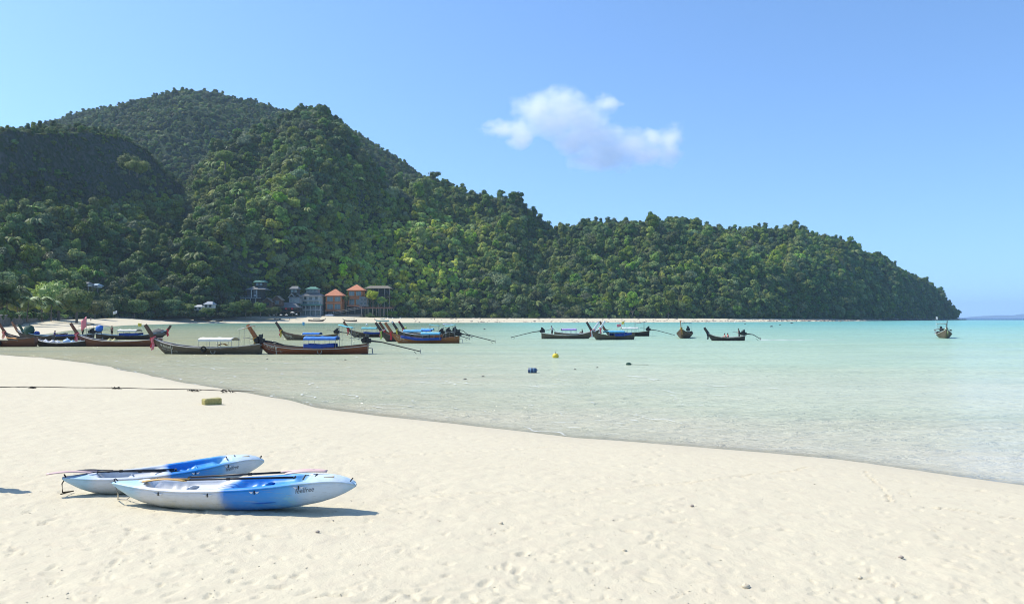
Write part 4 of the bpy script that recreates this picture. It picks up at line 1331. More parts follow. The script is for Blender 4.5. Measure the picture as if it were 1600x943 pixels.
B['b2'] = longtail('cargo_boat', 53, 136, 541, 0, 'low black cargo boat with white rail, filled with white sacks', 'boats moored beside the left beach', hull=WOOD_DARK, rail=RAIL_WHITE, stem=WOOD_DARK, seed=53, engine=False, sh=.72, stem_len=0, W=1.5)

# things carried on the boats
def sack(root, x, y, z, r, m, label, group):
    mb = MB(); mb.blob((0, 0, 0), (r * 1.15, r, r * .8), 10, 6, .14, random.Random(int(x * 100)))
    mb.tube([(0, 0, r * .7), (.03, 0, r * 1.15)], [r * .25, r * .12], 6)
    o = mb.build('sack', m, None, True)
    o.location = on_boat(root, (x, y, z)); o.rotation_euler = (0, 0, x * 3)
    tag(o, label, 'sack', group)

rt, H_ = B['b2']
for i in range(9):
    x = H_.L * (.95 - .055 * i)
    sack(rt, x, .25 * (-1) ** i * .6, .46 + .10 * (i % 3 == 0), .20 + .05 * (i % 2), BAG_WHITE, 'white plastic sack heaped in the low black cargo boat', 'white sacks in the cargo boat')
sack(rt, H_.L * .36, .1, .55, .40, BAG_BLUE, 'large pale blue sack behind the white ones in the cargo boat', None)
sack(rt, H_.L * .24, .2, .50, .24, BAG_BLUE, 'smaller pale blue sack next to the large one in the cargo boat', None)
sack(rt, H_.L * .10, .1, .50, .22, BAG_WHITE, 'single white sack at the right end of the cargo boat', None)
rt, H_ = B['b5']
sack(rt, H_.L * .62, -.1, .62, .30, BAG_YELLOW, 'dull yellow sack lying in the maroon boat, nearer the bow', None)
sack(rt, H_.L * .55, .1, .58, .34, BAG_YELLOW, 'larger dull yellow sack lying in the middle of the maroon boat', None)


def flag(loc, h, w, hh, m, label, rz=0.0, name='flag', pole=METAL_GREY, down=0.0):
    e = empty(name, loc, rz); tag(e, label, 'flag')
    mb = MB(); mb.cyl((0, 0, 0), (0, 0, h), .022, .014, 6); mb.build('pole', pole, e)
    mb = MB(); mb.sheet(lambda a, b: (-a * w, .06 * math.sin(a * 6) * w, h - .03 - hh * b - down * a + .04 * math.sin(a * 7)), 9, 6, .012, (0, 1, 0)); mb.build('flag_cloth', m, e, True)
    return e

rt, H_ = B['b5']
p_ = on_boat(rt, (H_.L - 1.0, 0, H_.z1(.95) - .1)); f = flag(p_, 2.4, .62, 1.2, CLOTH_PINK, 'large faded pink flag flying over the bow of the maroon boat', down=.5)
rt, H_ = B['b6']
flag(on_boat(rt, (H_.L * .58, 0, 1.55)), .95, -.55, .5, CLOTH_YELLOW, 'small yellow flag above the white and blue canopy')
# blue cover over the engine and the dark tarpaulin over the bow
mb = MB(); mb.blob((0, 0, 0), (.66, .45, .60), 6, 3, .12, random.Random(4)); o = mb.build('engine_cover', CLOTH_BLUE, None, True); o.location = on_boat(rt, (.35, 0, H_.z1(0) + .75)); tag(o, 'bright blue cover pulled over an outboard engine', 'cover')
mb = MB(); mb.blob((0, 0, -.05), (1.25, .55, .60), 9, 5, .16, random.Random(5)); o = mb.build('tarpaulin', CLOTH_GREY, None, True); o.location = on_boat(rt, (H_.L - 1.4, 0, H_.z1(.9) + .0)); tag(o, 'dark grey tarpaulin heaped over the bow of the right pointing boat', 'tarpaulin')
rt, H_ = B['b3b']
mb = MB(); mb.blob((0, 0, 0), (.80, .6, .78), 7, 4, .10, random.Random(6)); mb.cyl((0, 0, .6), (0, 0, 1.15), .02); o = mb.build('tarpaulin', CLOTH_GREEN, None, True); o.location = on_boat(rt, (H_.L - 1.0, 0, H_.z1(.9) + .45)); tag(o, 'dark green tarpaulin tied over a round heap on the long dark boat', 'tarpaulin')
mb = MB(); mb.blob((0, 0, 0), (.45, .4, .32), 9, 6, .12, random.Random(7)); o = mb.build('bundle', CLOTH_DBLUE, None, True); o.location = on_boat(rt, (H_.L - 2.1, 0, H_.z1(.8) + .22)); tag(o, 'dark blue bundle right of the green tarpaulin heap', 'bundle')
rt, H_ = B['b1']
e = empty('tarpaulin', on_boat(rt, (H_.L * .30, .1, H_.z1(.3) + .05))); tag(e, 'orange tarpaulin spread over the rail of the leftmost boat', 'tarpaulin')
mb = MB(); mb.sheet(lambda a, b: ((a - .5) * 1.5, (b - .5) * 1.1, .34 - .34 * b * b * .2 - .32 * a * .6 + .05 * math.sin(a * 9) * math.sin(b * 6)), 12, 8, .02); mb.build('orange_sheet', CLOTH_ORANGE, e, True)
mb = MB(); mb.ring((0, 0, 0), (0, 1, 0), .27, .09, 20, 8); o = mb.build('tyre', RUBBER, None, True); o.location = H_.out(.43, .82, 1, .10); o.location = on_boat(rt, tuple(H_.out(.43, .78, 1, .10))); tag(o, 'black tyre hung as a fender on the leftmost boat', 'tyre')
rt, H_ = B['b7']
mb = MB(); mb.ring((0, 0, 0), (0, 1, 0), .20, .07, 20, 8); o = mb.build('tyre', RUBBER, None, True); o.location = on_boat(rt, tuple(H_.out(.50, .90, 1, .08))); tag(o, 'small black tyre hung at the middle of the olive boat', 'tyre')
mb = MB(); mb.sheet(lambda a, b: ((a - .5) * .8, (b - .5) * .5, .18 * math.sin(math.pi * a)), 9, 5, .03); o = mb.build('seat_cushion', CLOTH_ORANGE, None, True); o.location = on_boat(rt, (H_.L * .36, 0, .78)); tag(o, 'orange cushion lying under the white canopy of the olive boat', 'cushion')
# flags over the boats right of centre
rt, H_ = B['b18']
flag(on_boat(rt, (H_.L * .55, 0, 1.55)), 1.1, .5, .45, CLOTH_YELLOW, 'small yellow flag above the dark boat with thin white canopy')
flag(on_boat(rt, (H_.L * .62, 0, 1.5)), .7, .8, .5, CLOTH_PINK, 'small pink flag beside the yellow flag')
rt, H_ = B['b21']
flag(on_boat(rt, (.9, -.8, 1.0)), 2.5, -.35, .45, CLOTH_WHITE, 'white flag on a thin pole at the stern of the lone boat', pole=WHITE_PAINT)

# people aboard
rt, H_ = B['b20']
person(on_boat(rt, (.75, 0, .12)), rt.rotation_euler[2], 'boatman standing at the stern of the small moving boat', 'steer', SKIN, SHIRT_DARK, SHORTS_DARK, 1.62)
person(on_boat(rt, (H_.L * .54, .15, .22)), rt.rotation_euler[2], 'bare shouldered passenger sitting in front of the other in the moving boat', 'sit', SKIN_PALE, None, SHORTS_RED)
person(on_boat(rt, (H_.L * .44, -.15, .22)), rt.rotation_euler[2], 'second passenger sitting behind the first in the moving boat', 'sit', SKIN_PALE, M('coral_shirt', (.6, .22, .2), .8, .2), SHORTS_DARK)
rt, H_ = B['b16']
person(on_boat(rt, (1.7, 0, .35)), R(160), 'man leaning over at the stern of the purple roofed boat', 'steer', SKIN, SHIRT_WHITE, SHORTS_DARK, 1.7)
rt, H_ = B['b16b']
person(on_boat(rt, (H_.L * .62, 0, .5)), R(180), 'dark clad person sitting low in the boat behind the purple canopy', 'sit', SKIN, SHIRT_DARK, SHORTS_DARK)
rt, H_ = B['b3b']
person(on_boat(rt, (1.55, 0, .42)), R(200), 'person in yellow green top standing under the small curved awning', 'stand', SKIN, SHIRT_YELLOW, SHORTS_DARK, 1.6)
person(on_boat(rt, (H_.L * .55, 0, .55)), R(20), 'person in a purple shirt crouching on the long dark boat', 'sit', SKIN, SHIRT_PURPLE, SHORTS_DARK)
rt, H_ = B['b6']
person(on_boat(rt, (2.3, 0, .45)), R(250), 'person standing on the dark boat left of the white and blue canopy', 'stand', SKIN, None, SHORTS_DARK, 1.65)

# boats drawn up on the far beach
GF = 'boats drawn up on the far beach'
def far_boat(px, py, L, rz, label, **kw):
    p_ = place_far(px, py); p_.z += .1
    d = Vector((math.cos(rz), math.sin(rz), 0)); p_ = p_ - d * L / 2
    kw.setdefault('tilt', 3)
    return longtail('beached_boat', 0, 0, 0, 0, label, GF, loc=p_, rz=rz, L=L, **kw)

far_boat(318, 501.4, 11.5, R(8), 'long black boat lying on the shaded far beach', hull=WOOD_DARK, rail=WOOD_DARK, stem=WOOD_DARK, canopy=(.12, .6, 1.7, CLOTH_GREY), side_cloth=(.1, .5, 0, .4, CLOTH_GREY), engine=False, seed=61)
far_boat(343, 501.9, 4.6, R(5), 'small dark dinghy just right of the long black boat', hull=WOOD_DARK, rail=WOOD_BROWN, stem=WOOD_DARK, engine=False, stem_len=.5, sh=.8, W=1.3, seed=62)
far_boat(434, 499.6, 4.2, R(10), 'tiny dark boat alone on the middle of the far beach', hull=WOOD_DARK, rail=WOOD_BROWN, stem=WOOD_DARK, engine=False, stem_len=0, sh=.8, W=1.3, seed=63)
far_boat(495, 501.6, 11.0, R(4), 'brown boat drawn up below the white green house', hull=WOOD_BROWN, rail=RAIL_PALE, stem=WOOD_DARK, canopy=(.3, .7, 1.6, CLOTH_GREY), engine=False, stem_len=.6, seed=64)
far_boat(547, 502.0, 9.5, R(175), 'pale roofed boat drawn up below the orange houses', hull=WOOD_OLIVE, rail=RAIL_PALE, stem=WOOD_DARK, canopy=(.2, .75, 2.0, CLOTH_WHITE), engine=False, stem_len=.6, seed=65)
HULL_TURQ = M('turquoise_gelcoat', (0.30, 0.62, 0.58), 0.35, 0.1)
far_boat(597, 502.3, 9.5, R(182), 'turquoise speedboat with a red and white bow on the far beach', hull=HULL_TURQ, rail=RAIL_WHITE, stem=CLOTH_RED, canopy=(.3, .6, 2.0, CLOTH_TURQ), engine=False, stem_len=.7, stem_cap=WHITE_PAINT, ribbons=(CLOTH_RED,), seed=66, W=2.2)

# wake of the moving boat
rt, H_ = B['b20']
w0 = P(1186, 530.8); 
t = NT('wake_foam')
fo = t.noise(t.mapping(t.pos(), scale=(.5, 2.2, 1)), 1.6, 5, .7)
sp = t.n('ShaderNodeSeparateXYZ'); t.t.links.new(t.obj(), sp.inputs[0])
fm = t.math('SUBTRACT', fo, t.math('MULTIPLY', sp.outputs[0], 0.022))
fm = t.math('SUBTRACT', fm, t.math('MULTIPLY', t.math('ABSOLUTE', sp.outputs[1]), 0.22))
am = t.ramp(fm, [(.16, 0.0), (.34, 1.0)])
tr = t.n('ShaderNodeBsdfTransparent'); mx = t.n('ShaderNodeMixShader'); t.set(mx.inputs[0], am)
t.t.links.new(tr.outputs[0], mx.inputs[1]); t.t.links.new(t.bsdf((.85, .88, .88), .8, 0, .2), mx.inputs[2])
wake_m = t.done(mx.outputs[0])
mb = MB(); mb.grid(lambda a, b: (a * 13.0, (b - .5) * (0.7 + 1.6 * a), .03 + .05 * math.sin(math.pi * b) * (1 - a * .7) * (.6 + .4 * math.sin(a * 30))), 60, 8)
o = mb.build('wake', wake_m, None, True); o.location = w0; o.rotation_euler = (0, 0, R(3)); tag(o, 'white foam wake trailing behind the moving boat', kind='stuff')

# buoys, floats and rocks in the water
e = empty('buoy', P(868, 558.5)); tag(e, 'yellow dome shaped buoy floating in the middle of the bay', 'buoy')
mb = MB(); mb.blob((0, 0, .14), (.27, .27, .24), 16, 8, .01); mb.build('float_body', M('yellow_buoy_plastic', (.72, .55, .05), .4, .15), e, True)
mb = MB(); mb.cyl((0, 0, .34), (0, 0, .46), .04, .03); mb.ring((0, 0, .49), (0, 1, 0), .045, .014, 10, 5); mb.build('eye', METAL_GREY, e)
e = empty('float', P(832, 582)); tag(e, 'blue barrel float lying in the shallow water, nearest of the floats', 'float')
FB = M('blue_barrel_plastic', (.03, .07, .15), .45, .3)
mb = MB(); mb.tube([(-.27, 0, .13), (-.25, 0, .13), (.2, 0, .13), (.25, 0, .13)], [.13, .165, .165, .14], 14); mb.build('barrel', FB, e, True)
for x in (-.12, .08):
    mb = MB(); mb.ring((x, 0, .13), (1, 0, 0), .168, .014, 14, 4); mb.build('hoop', RAIL_BLUE, e)
mb = MB(); mb.cyl((.24, 0, .16), (.31, 0, .16), .05); mb.build('cap', RAIL_WHITE, e)
e = empty('float', P(982, 569.8)); tag(e, 'dark green canister float with a trailing line, right of the yellow buoy', 'float')
mb = MB(); mb.blob((0, 0, .06), (.20, .12, .12), 12, 6, .05); mb.build('canister', CLOTH_GREEN, e, True)
mb = MB(); mb.tube([(.18, 0, .05), (.6, .1, .02), (1.4, .05, .015)], .012, 5); mb.build('line', ROPE_DARK, e)
for (px, py, r_, m, lb) in ((573, 508.2, .55, WHITE_PAINT, 'round white buoy near the far shore behind the cluster'), (634, 513.2, .42, CLOTH_LIME, 'small yellow green buoy just right of the cluster bows'), (1148, 503.9, .5, WHITE_PAINT, 'tiny white buoy close to the far rocky shore')):
    e = empty('buoy', P(px, py)); tag(e, lb, 'buoy')
    mb = MB(); mb.blob((0, 0, r_ * .55), (r_ * .8, r_ * .8, r_ * .85), 14, 8, .01); mb.build('float_body', m, e, True)
    mb = MB(); mb.cyl((0, 0, r_ * 1.3), (0, 0, r_ * 1.7), .05); mb.build('eye', METAL_GREY, e)
e = flag(P(476, 512.0), 1.9, .7, 1.1, CLOTH_SKY, 'light blue marker flag standing in the water before the far beach', down=-.1)
p_ = place_far(183, 509.5)
flag(p_, 6.3, 1.7, 1.2, CLOTH_WHITE, 'white flag with dark edge on a tall pole on the left far beach', pole=WHITE_PAINT, down=.5)
STONE = M('dark_wet_stone', (.06, .06, .055), .7, .4, 1.5, bump=.6)
STONE_L = M('pale_shore_stone', (.36, .31, .26), .9, .35, 1.0, bump=.6)
for i, (px, py, sx) in enumerate(((1205, 510.3, .62), (1218.5, 507.5, .55), (1237, 504.9, .9), (757, 514.5, .3), (1164, 506, .5), (1313, 502.4, .7))):
    mb = MB(); mb.blob((0, 0, .08), (sx, sx * .6, sx * .45), 10, 6, .18, random.Random(i)); o = mb.build('rock', STONE, None, True); o.location = P(px, py)
    tag(o, ['dark rock with a flat top, largest of those off the headland beach', 'small dark rock just right of the largest one in the water', 'low dark rock nearer the headland beach', 'small dark stone in the water right of the boat cluster',
            'half sunk rock by the far shore left of the dark rocks', 'small rock far along the headland shore'][i], 'rock')
for i, (px, py) in enumerate(((727, 592), (755, 588), (898, 577), (933, 574), (418, 561), (652, 560), (540, 562))):
    mb = MB(); mb.blob((0, 0, .0), (.10, .06, .05), 8, 5, .2, random.Random(i + 9)); o = mb.build('stone', STONE, None, True); o.location = P(px, py)
    tag(o, 'small dark stone breaking the surface of the shallows', 'stone', 'small stones in the shallows')

# thin pale strips: foam lines with the glints of wave crests painted in
t = NT('foam_glints')
fo = t.noise(t.mapping(t.pos(), scale=(1, 1.0, 1)), 2.2, 5, .7)
sp2 = t.noise(t.pos(), .35, 3, .6)
am = t.ramp(t.math('MULTIPLY_ADD', sp2, .9, t.math('MULTIPLY', fo, .8)), [(.88, 0.0), (1.02, .5)])
tr = t.n('ShaderNodeBsdfTransparent'); mx = t.n('ShaderNodeMixShader'); t.set(mx.inputs[0], am)
t.t.links.new(tr.outputs[0], mx.inputs[1]); t.t.links.new(t.bsdf((.80, .82, .78), .8, 0, .2), mx.inputs[2])
foam_glint_m = t.done(mx.outputs[0])
nv = [Vector(q) for q in near[5:]]
pts = []
for i in range(len(nv) - 1):
    for k in range(12): pts.append(nv[i].lerp(nv[i + 1], k / 12))
mb = MB(); gf = random.Random(3)
for off, w_ in ((.3, .10), (1.2, .09), (2.4, .10), (3.9, .11), (5.8, .12), (8.2, .13), (11., .14), (14.5, .16), (19., .18)):
    L_ = []
    for i in range(1, len(pts) - 1):
        d = (pts[i + 1] - pts[i - 1]).normalized(); n_ = Vector((-d.y, d.x)); n_ = n_ if n_.y > 0 else -n_
        o_ = off + .35 * off ** .5 * math.sin(i * .21 + off) + .2 * math.sin(i * .9 + off * 2)
        q = pts[i] + n_ * o_
        L_.append((q + n_ * w_ / 2, q - n_ * w_ / 2))
    vs = [(a.x, a.y, .02 + .03 * (off > 1)) for p2 in L_ for a in p2]
    mb.add(vs, [(2 * i, 2 * i + 1, 2 * i + 3, 2 * i + 2) for i in range(len(L_) - 1)])
tag(mb.build('foam_glints', foam_glint_m, None), 'thin broken foam and painted glint lines of small waves along the near shore', kind='stuff')

# ---------------------------------------------------------------- kayaks
KX = [-1.8, -1.7, -1.5, -1.3, -1.0, -.6, -.2, .3, .7, 1.0, 1.3, 1.5, 1.65, 1.75, 1.8]
KW = [.035, .075, .16, .225, .305, .365, .385, .39, .365, .325, .25, .185, .125, .075, .035]
KG = [.365, .362, .352, .342, .330, .325, .335, .365, .40, .43, .445, .44, .415, .385, .36]
KK = [.335, .27, .16, .09, .035, .005, .0, .0, .02, .055, .11, .17, .235, .29, .325]


def kw(x): return float(np.interp(x, KX, KW))
def kg(x): return float(np.interp(x, KX, KG))
def kk(x): return float(np.interp(x, KX, KK))


def kside(x, z, side=-1, off=0.0):
    k0, g0 = kk(x), kg(x)
    s_ = min(1, max(0, (z - k0) / (g0 - k0)))
    a = math.acos(1 - s_)
    return Vector((x, side * (kw(x) * math.sin(a) ** .62 + off), z))


def well(x, y):
    """depth of the moulded cockpit below the deck"""
    w_ = kw(x)
    e = np.interp(x, [-1.25, -1.12, -.2, -.1, .0, .1, 1.0, 1.14], [0, .8, .9, .62, .62, .9, .85, 0])
    inner = w_ * .76
    d = min(1, max(0, (inner - abs(y)) / .055))
    d = d * d * (3 - 2 * d)
    fl = np.interp(x, [-1.15, -1.0, -.72, -.62, -.3, -.2, 0, .12, .42, .52, .85, .95, 1.05], [.10, .15, .15, .11, .11, .05, .05, .15, .15, .11, .11, .17, .12])
    rib = .012 * math.sin(x * 42) * (1 if (-.98 < x < -.72 or .14 < x < .42) else 0)
    return d * e * (fl + rib)


t = NT('kayak_plastic')
oc = t.obj()
sp = t.n('ShaderNodeSeparateXYZ'); t.t.links.new(oc, sp.inputs[0])
nz = t.noise(oc, 3.0, 5, .65)
nf = t.noise(oc, 14.0, 4, .7)
xx = t.math('ADD', sp.outputs[0], t.math('MULTIPLY_ADD', nz, .30, -.15))
xn = t.math('DIVIDE', t.math('ADD', xx, 1.8), 3.6, clamp=True)
WH = (.60, .63, .66); LB = (.36, .54, .64)
c = t.ramp(xn, [(0.0, LB), (.10, LB), (.155, WH), (.465, WH), (.505, (.010, .20, .62)), (.67, (.014, .24, .66)), (.75, (.10, .36, .68)), (.83, (.50, .61, .70)), (.93, (.54, .63, .70)), (1.0, (.30, .48, .62))])
blot = t.ramp(t.noise(oc, 7.0, 4, .7), [(.55, 0), (.62, .35)])
zone = t.ramp(xn, [(.66, 0), (.72, 1), (.80, 1), (.84, 0)])
c = t.mix(t.math('MULTIPLY', blot, zone), c, (.25, .55, .55))
dirt = t.math('MULTIPLY', t.ramp(sp.outputs[2], [(0.08, 1.0), (.30, .0)]), t.ramp(nf, [(.3, .35), (.7, 1.0)]))
dz = t.ramp(xn, [(.12, .6), (.3, 1.0), (.5, .65), (.55, .2)])
c = t.mix(t.math('MULTIPLY', t.math('MULTIPLY', dirt, dz), .9), c, (.50, .41, .19))
sc = t.ramp(t.noise(t.mapping(oc, scale=(1.2, 6, 22)), 3.0, 4, .7), [(.56, 0), (.66, .4)])
c = t.mix(sc, c, (.30, .30, .28))
k_m = t.done(t.bsdf(c, t.math('MULTIPLY_ADD', nf, .3, .28), 0, .45, t.bump(nf, .12, .01)))
t = NT('kayak_logo_ink'); k_ink = t.done(t.bsdf((.09, .11, .14), .6))
PAD = M('white_pad_plastic', (.70, .74, .78), .4, .1)
STRAP = M('black_webbing', (.02, .02, .02), .8, .3, 8)


def text_mesh(body, size):
    cu = bpy.data.curves.new('txt', 'FONT'); cu.body = body; cu.size = size; cu.resolution_u = 3
    o = bpy.data.objects.new('txt', cu); COL.objects.link(o)
    bpy.context.view_layer.update()
    dg = bpy.context.evaluated_depsgraph_get()
    me = bpy.data.meshes.new_from_object(o.evaluated_get(dg))
    bpy.data.objects.remove(o)
    return me


def kayak(loc, rz, label, roll=0.0, pitch=0.0):
    root = empty('kayak', loc, rz); root.rotation_euler = (roll, pitch, rz)
    tag(root, label, 'kayak', 'kayaks lying on the sand')
    na = 9
    fr = [1.0, .955, .90, .84, .79, .755, .72, .68, .5, .25, 0]
    mb = MB()
    def sec(x):
        L_ = []
        k0, g0, w_ = kk(x), kg(x), kw(x)
        for i in range(na):
            a = math.pi / 2 * i / (na - 1)
            L_.append((w_ * math.sin(a) ** .62 if a > 0 else 0, k0 + (g0 - k0) * (1 - math.cos(a))))
        L_[0] = (0, k0)
        for f_ in fr[1:]:
            y = w_ * f_
            crown = .018 * (1 - ((f_ - .86) / .14) ** 2) if f_ > .72 else .018 * (0 if f_ > .5 else 1)
            if x < -1.2 or x > 1.1: crown = .045 * (1 - f_ * f_) * min(1, w_ / .2)
            L_.append((y, g0 + crown - well(x, y)))
        return L_
    n = 150
    xs = [-1.8 + 3.6 * i / (n - 1) for i in range(n)]
    rows = []
    for x in xs:
        h_ = sec(x)
        rows.append([(x, -y, z) for y, z in h_] + [(x, y, z) for y, z in h_[-2:0:-1]])
    m_ = len(rows[0])
    vs = [q for r_ in rows for q in r_]
    fs = []
    for i in range(n - 1):
        for j in range(m_):
            fs.append((i * m_ + j, (i + 1) * m_ + j, (i + 1) * m_ + (j + 1) % m_, i * m_ + (j + 1) % m_)[::-1])
    fs.append(tuple(range(m_))); fs.append(tuple((n - 1) * m_ + j for j in range(m_ - 1, -1, -1)))
    mb.add(vs, fs)
    mb.build('hull', k_m, root, True)
    # rolled rim along each gunwale
    for s_ in (-1, 1):
        mb = MB(); mb.tube([(x, s_ * (kw(x) + .004), kg(x) - .004) for x in np.linspace(-1.78, 1.78, 70)], .012, 6); mb.build('rim', k_m, root, True)
        # grab recess pads, bow tie shaped
        for x in (-.97, -.23, .44, 1.05):
            pe = empty('grab_pad'); pe.parent = root
            z = kg(x) - .045
            for d_ in (-1, 1):
                mb = MB()
                a = kside(x + d_ * .012, z, s_, .006); b = kside(x + d_ * .075, z + .012, s_, .006); c_ = kside(x + d_ * .04, z - .022, s_, .006)
                o_ = Vector((0, s_ * .008, 0))
                mb.add([a, b, c_, a + o_, b + o_, c_ + o_], [(0, 1, 2), (5, 4, 3), (0, 3, 4, 1), (1, 4, 5, 2), (2, 5, 3, 0)])
                mb.build('wing', PAD, pe)
            mb = MB(); q = kside(x, z - .005, s_, .008); mb.box(q, (.012, .012, .05)); mb.build('slot', STRAP, pe)
    # moulded seat backs
    for x in (-.62, .52):
        mb = MB()
        mb.sheet(lambda a, b, x=x: (x + .02 * a - .03 * (1 - (2 * b - 1) ** 2), (b - .5) * kw(x) * 1.25, kg(x) - .12 + a * (.10 - .05 * (2 * b - 1) ** 2)), 5, 9, .03, (1, 0, 0))
        mb.build('seat_back', k_m, root, True)
    # end handles and straps
    for x, d_ in ((-1.74, -1), (1.72, 1)):
        mb = MB(); mb.tube([(x, -.04, kg(x) + .01), (x + d_ * .03, -.02, kg(x) + .05), (x + d_ * .03, .02, kg(x) + .05), (x, .04, kg(x) + .01)], .008, 6); mb.build('end_handle', STRAP, root)
    for x in (1.06, 1.22):
        mb = MB(); mb.tube([(x, -.14, kg(x) + .02), (x, 0, kg(x) + .055), (x, .14, kg(x) + .02)], .012, 5, True, .5); mb.build('deck_strap', STRAP, root)
    mb = MB(); mb.cyl((-1.32, 0, kg(-1.32) + .03), (-1.32, 0, kg(-1.32) + .055), .085, .08, 20); mb.build('hatch', PAD, root)
    mb = MB(); mb.box((1.42, -.05, kg(1.42) + .035), (.14, .10, .012), rz=.1); mb.build('deck_patch', M('tan_patch', (.42, .36, .24), .7), root)
    # drain slit low on the side
    for s_ in (-1, 1):
        mb = MB(); mb.tube([kside(x, .155 + .05 * max(0, x - .4), s_, .0) for x in (.38, .46, .56, .66, .72)], [.004, .016, .02, .014, .004], 6, True, .5); mb.build('side_groove', M('groove_blue', (.015, .12, .42), .5, .1), root, True)
    # name on the side facing the water's near edge
    tm = text_mesh('feelfree', .085)
    x0, x1 = 1.0, 1.25
    vx = [v.co.x for v in tm.vertices]; sx = (x1 - x0) / (max(vx) - min(vx)); mn = min(vx)
    for v in tm.vertices:
        X_ = x0 + (v.co.x - mn) * sx; Z_ = .295 + v.co.y * sx * 1.25 + .09 * (X_ - x0)
        q = kside(X_ + v.co.y * .2, Z_, -1, .004)
        v.co = q
    lo = link('lettering', tm, k_ink, root)
    return root


pf = place(368, 791, .45)
kf = kayak(pf, R(-1.5), 'front blue and white kayak carrying a yellow bladed paddle', roll=R(2.0))
pr = place(266, 763, .5)
kr = kayak(pr, R(29), 'shorter rear blue and white kayak turned slightly away from the front one', roll=R(3))
kr.scale = (.83, .92, .95)

def kloc(root, p):
    return root.matrix_basis @ Vector(p) if False else Matrix.LocRotScale(root.location, root.rotation_euler, root.scale) @ Vector(p)

PINK_BL = M('faded_pink_blade', (.68, .48, .44), .5, .15)
YEL_BL = M('yellow_blade', (.66, .40, .12), .45, .2)
SHAFT = M('black_paddle_shaft', (.018, .018, .02), .4, .2, 8)
def paddle(root, a, b, blade, label, bl=.62, twist=0.0):
    """a = blade tip, b = grip end, both in kayak coordinates"""
    A, Bq = kloc(root, a), kloc(root, b)
    d = (A - Bq).normalized(); L = (A - Bq).length
    e = empty('paddle', Bq); e.rotation_euler = d.to_track_quat('X', 'Z').to_euler()
    tag(e, label, 'paddle', 'paddles lying on the kayaks')
    mb = MB(); mb.tube([(0.0, 0, 0), (L - bl * .85, 0, 0)], .0155, 10); mb.build('shaft', SHAFT, e, True)
    mb = MB(); mb.cyl((L * .42, 0, 0), (L * .42 + .05, 0, 0), .021); mb.build('drip_ring', RUBBER, e)
    mb = MB(); mb.tube([(-.02, -.05, 0), (-.035, 0, 0), (-.02, .05, 0)], .014, 8); mb.build('grip', SHAFT, e)
    mb = MB()
    def f(u, v):
        w_ = .075 * math.sin(math.pi * min(1, .12 + .80 * u)) ** .6
        y = (v - .5) * 2 * w_; z = .03 * math.sin(math.pi * u) - .018 * (2 * v - 1) ** 2
        ct, st_ = math.cos(twist), math.sin(twist)
        return (L - bl + u * bl, y * ct - z * st_, y * st_ + z * ct)
    mb.sheet(f, 16, 9, .010); mb.tube([(L - bl * 1.1, 0, .005), (L - bl * .3, 0, .02)], [.017, .008], 8)
    mb.build('blade', blade, e, True)

paddle(kf, (-1.30, -.10, .415), (.88, -.02, .455), YEL_BL, 'black paddle with yellow blade lying along the front kayak', twist=.2)
paddle(kf, (1.34, .14, .53), (-.66, .06, .43), PINK_BL, 'black paddle whose pink blade sticks up over the front kayak bow', twist=0.1)
paddle(kr, (-2.05, .04, .45), (.10, .03, .33), PINK_BL, 'black paddle with pink blade reaching past the rear kayak tip', twist=0.1)
paddle(kr, (-1.62, .16, .425), (.35, -.10, .30), SHAFT, 'all black paddle lying beside the pink bladed one on the rear kayak', bl=.5, twist=.2)

def ground_rope(pts, r, m, label, name='rope', parent=None, cat='rope'):
    mb = MB(); mb.tube(pts, r, 6); o = mb.build(name, m, parent, True)
    if label: tag(o, label, cat)
    return o
# bow lines
a = kloc(kr, (-1.74, 0, .36)); g0 = place(155, 752, .45); g1 = place(98, 771, .45)
ground_rope([a, a + Vector((-.03, -.05, -.08)), a + Vector((.01, -.1, -.2)), place(118, 768, .45) + Vector((0, 0, .03)), g1 + Vector((0, 0, .01))], .010, ROPE_DARK, 'dark bow line hanging from the rear kayak to the sand')
a = kloc(kf, (-1.74, 0, .355)); q0 = place(190, 779, .45)
ground_rope([a + Vector((-.05, -.02, .0)), a + Vector((.0, -.04, -.02)), a + Vector((.05, -.06, -.16)), q0 + Vector((.0, -.05, .02)), q0 + Vector((.12, -.02, .015)), a + Vector((.26, .02, -.14))], .010, ROPE_PALE, 'pale bow line looped under the front kayak tip')

# block lying near the waterline
e_p = place(332, 631, .35)
e = empty('foam_block', e_p, R(41)); tag(e, 'old yellow green foam block lying alone on the sand near the water', 'block')
FOAM = M('old_yellow_foam', (.46, .41, .15), .9, .35, 5.0, bump=.7, dirt=(.12, .10, .045))
mb = MB(); mb.box((0, 0, .10), (.62, .34, .24), bev=.02); o = mb.build('block', FOAM, e); o.rotation_euler = (R(2), R(-2), 0)
mb = MB(); mb.box((.0, 0, .218), (.5, .27, .012), rz=.03); mb.build('top_crust', M('foam_crust', (.50, .45, .24), .9, .3, 8, bump=.5), e)

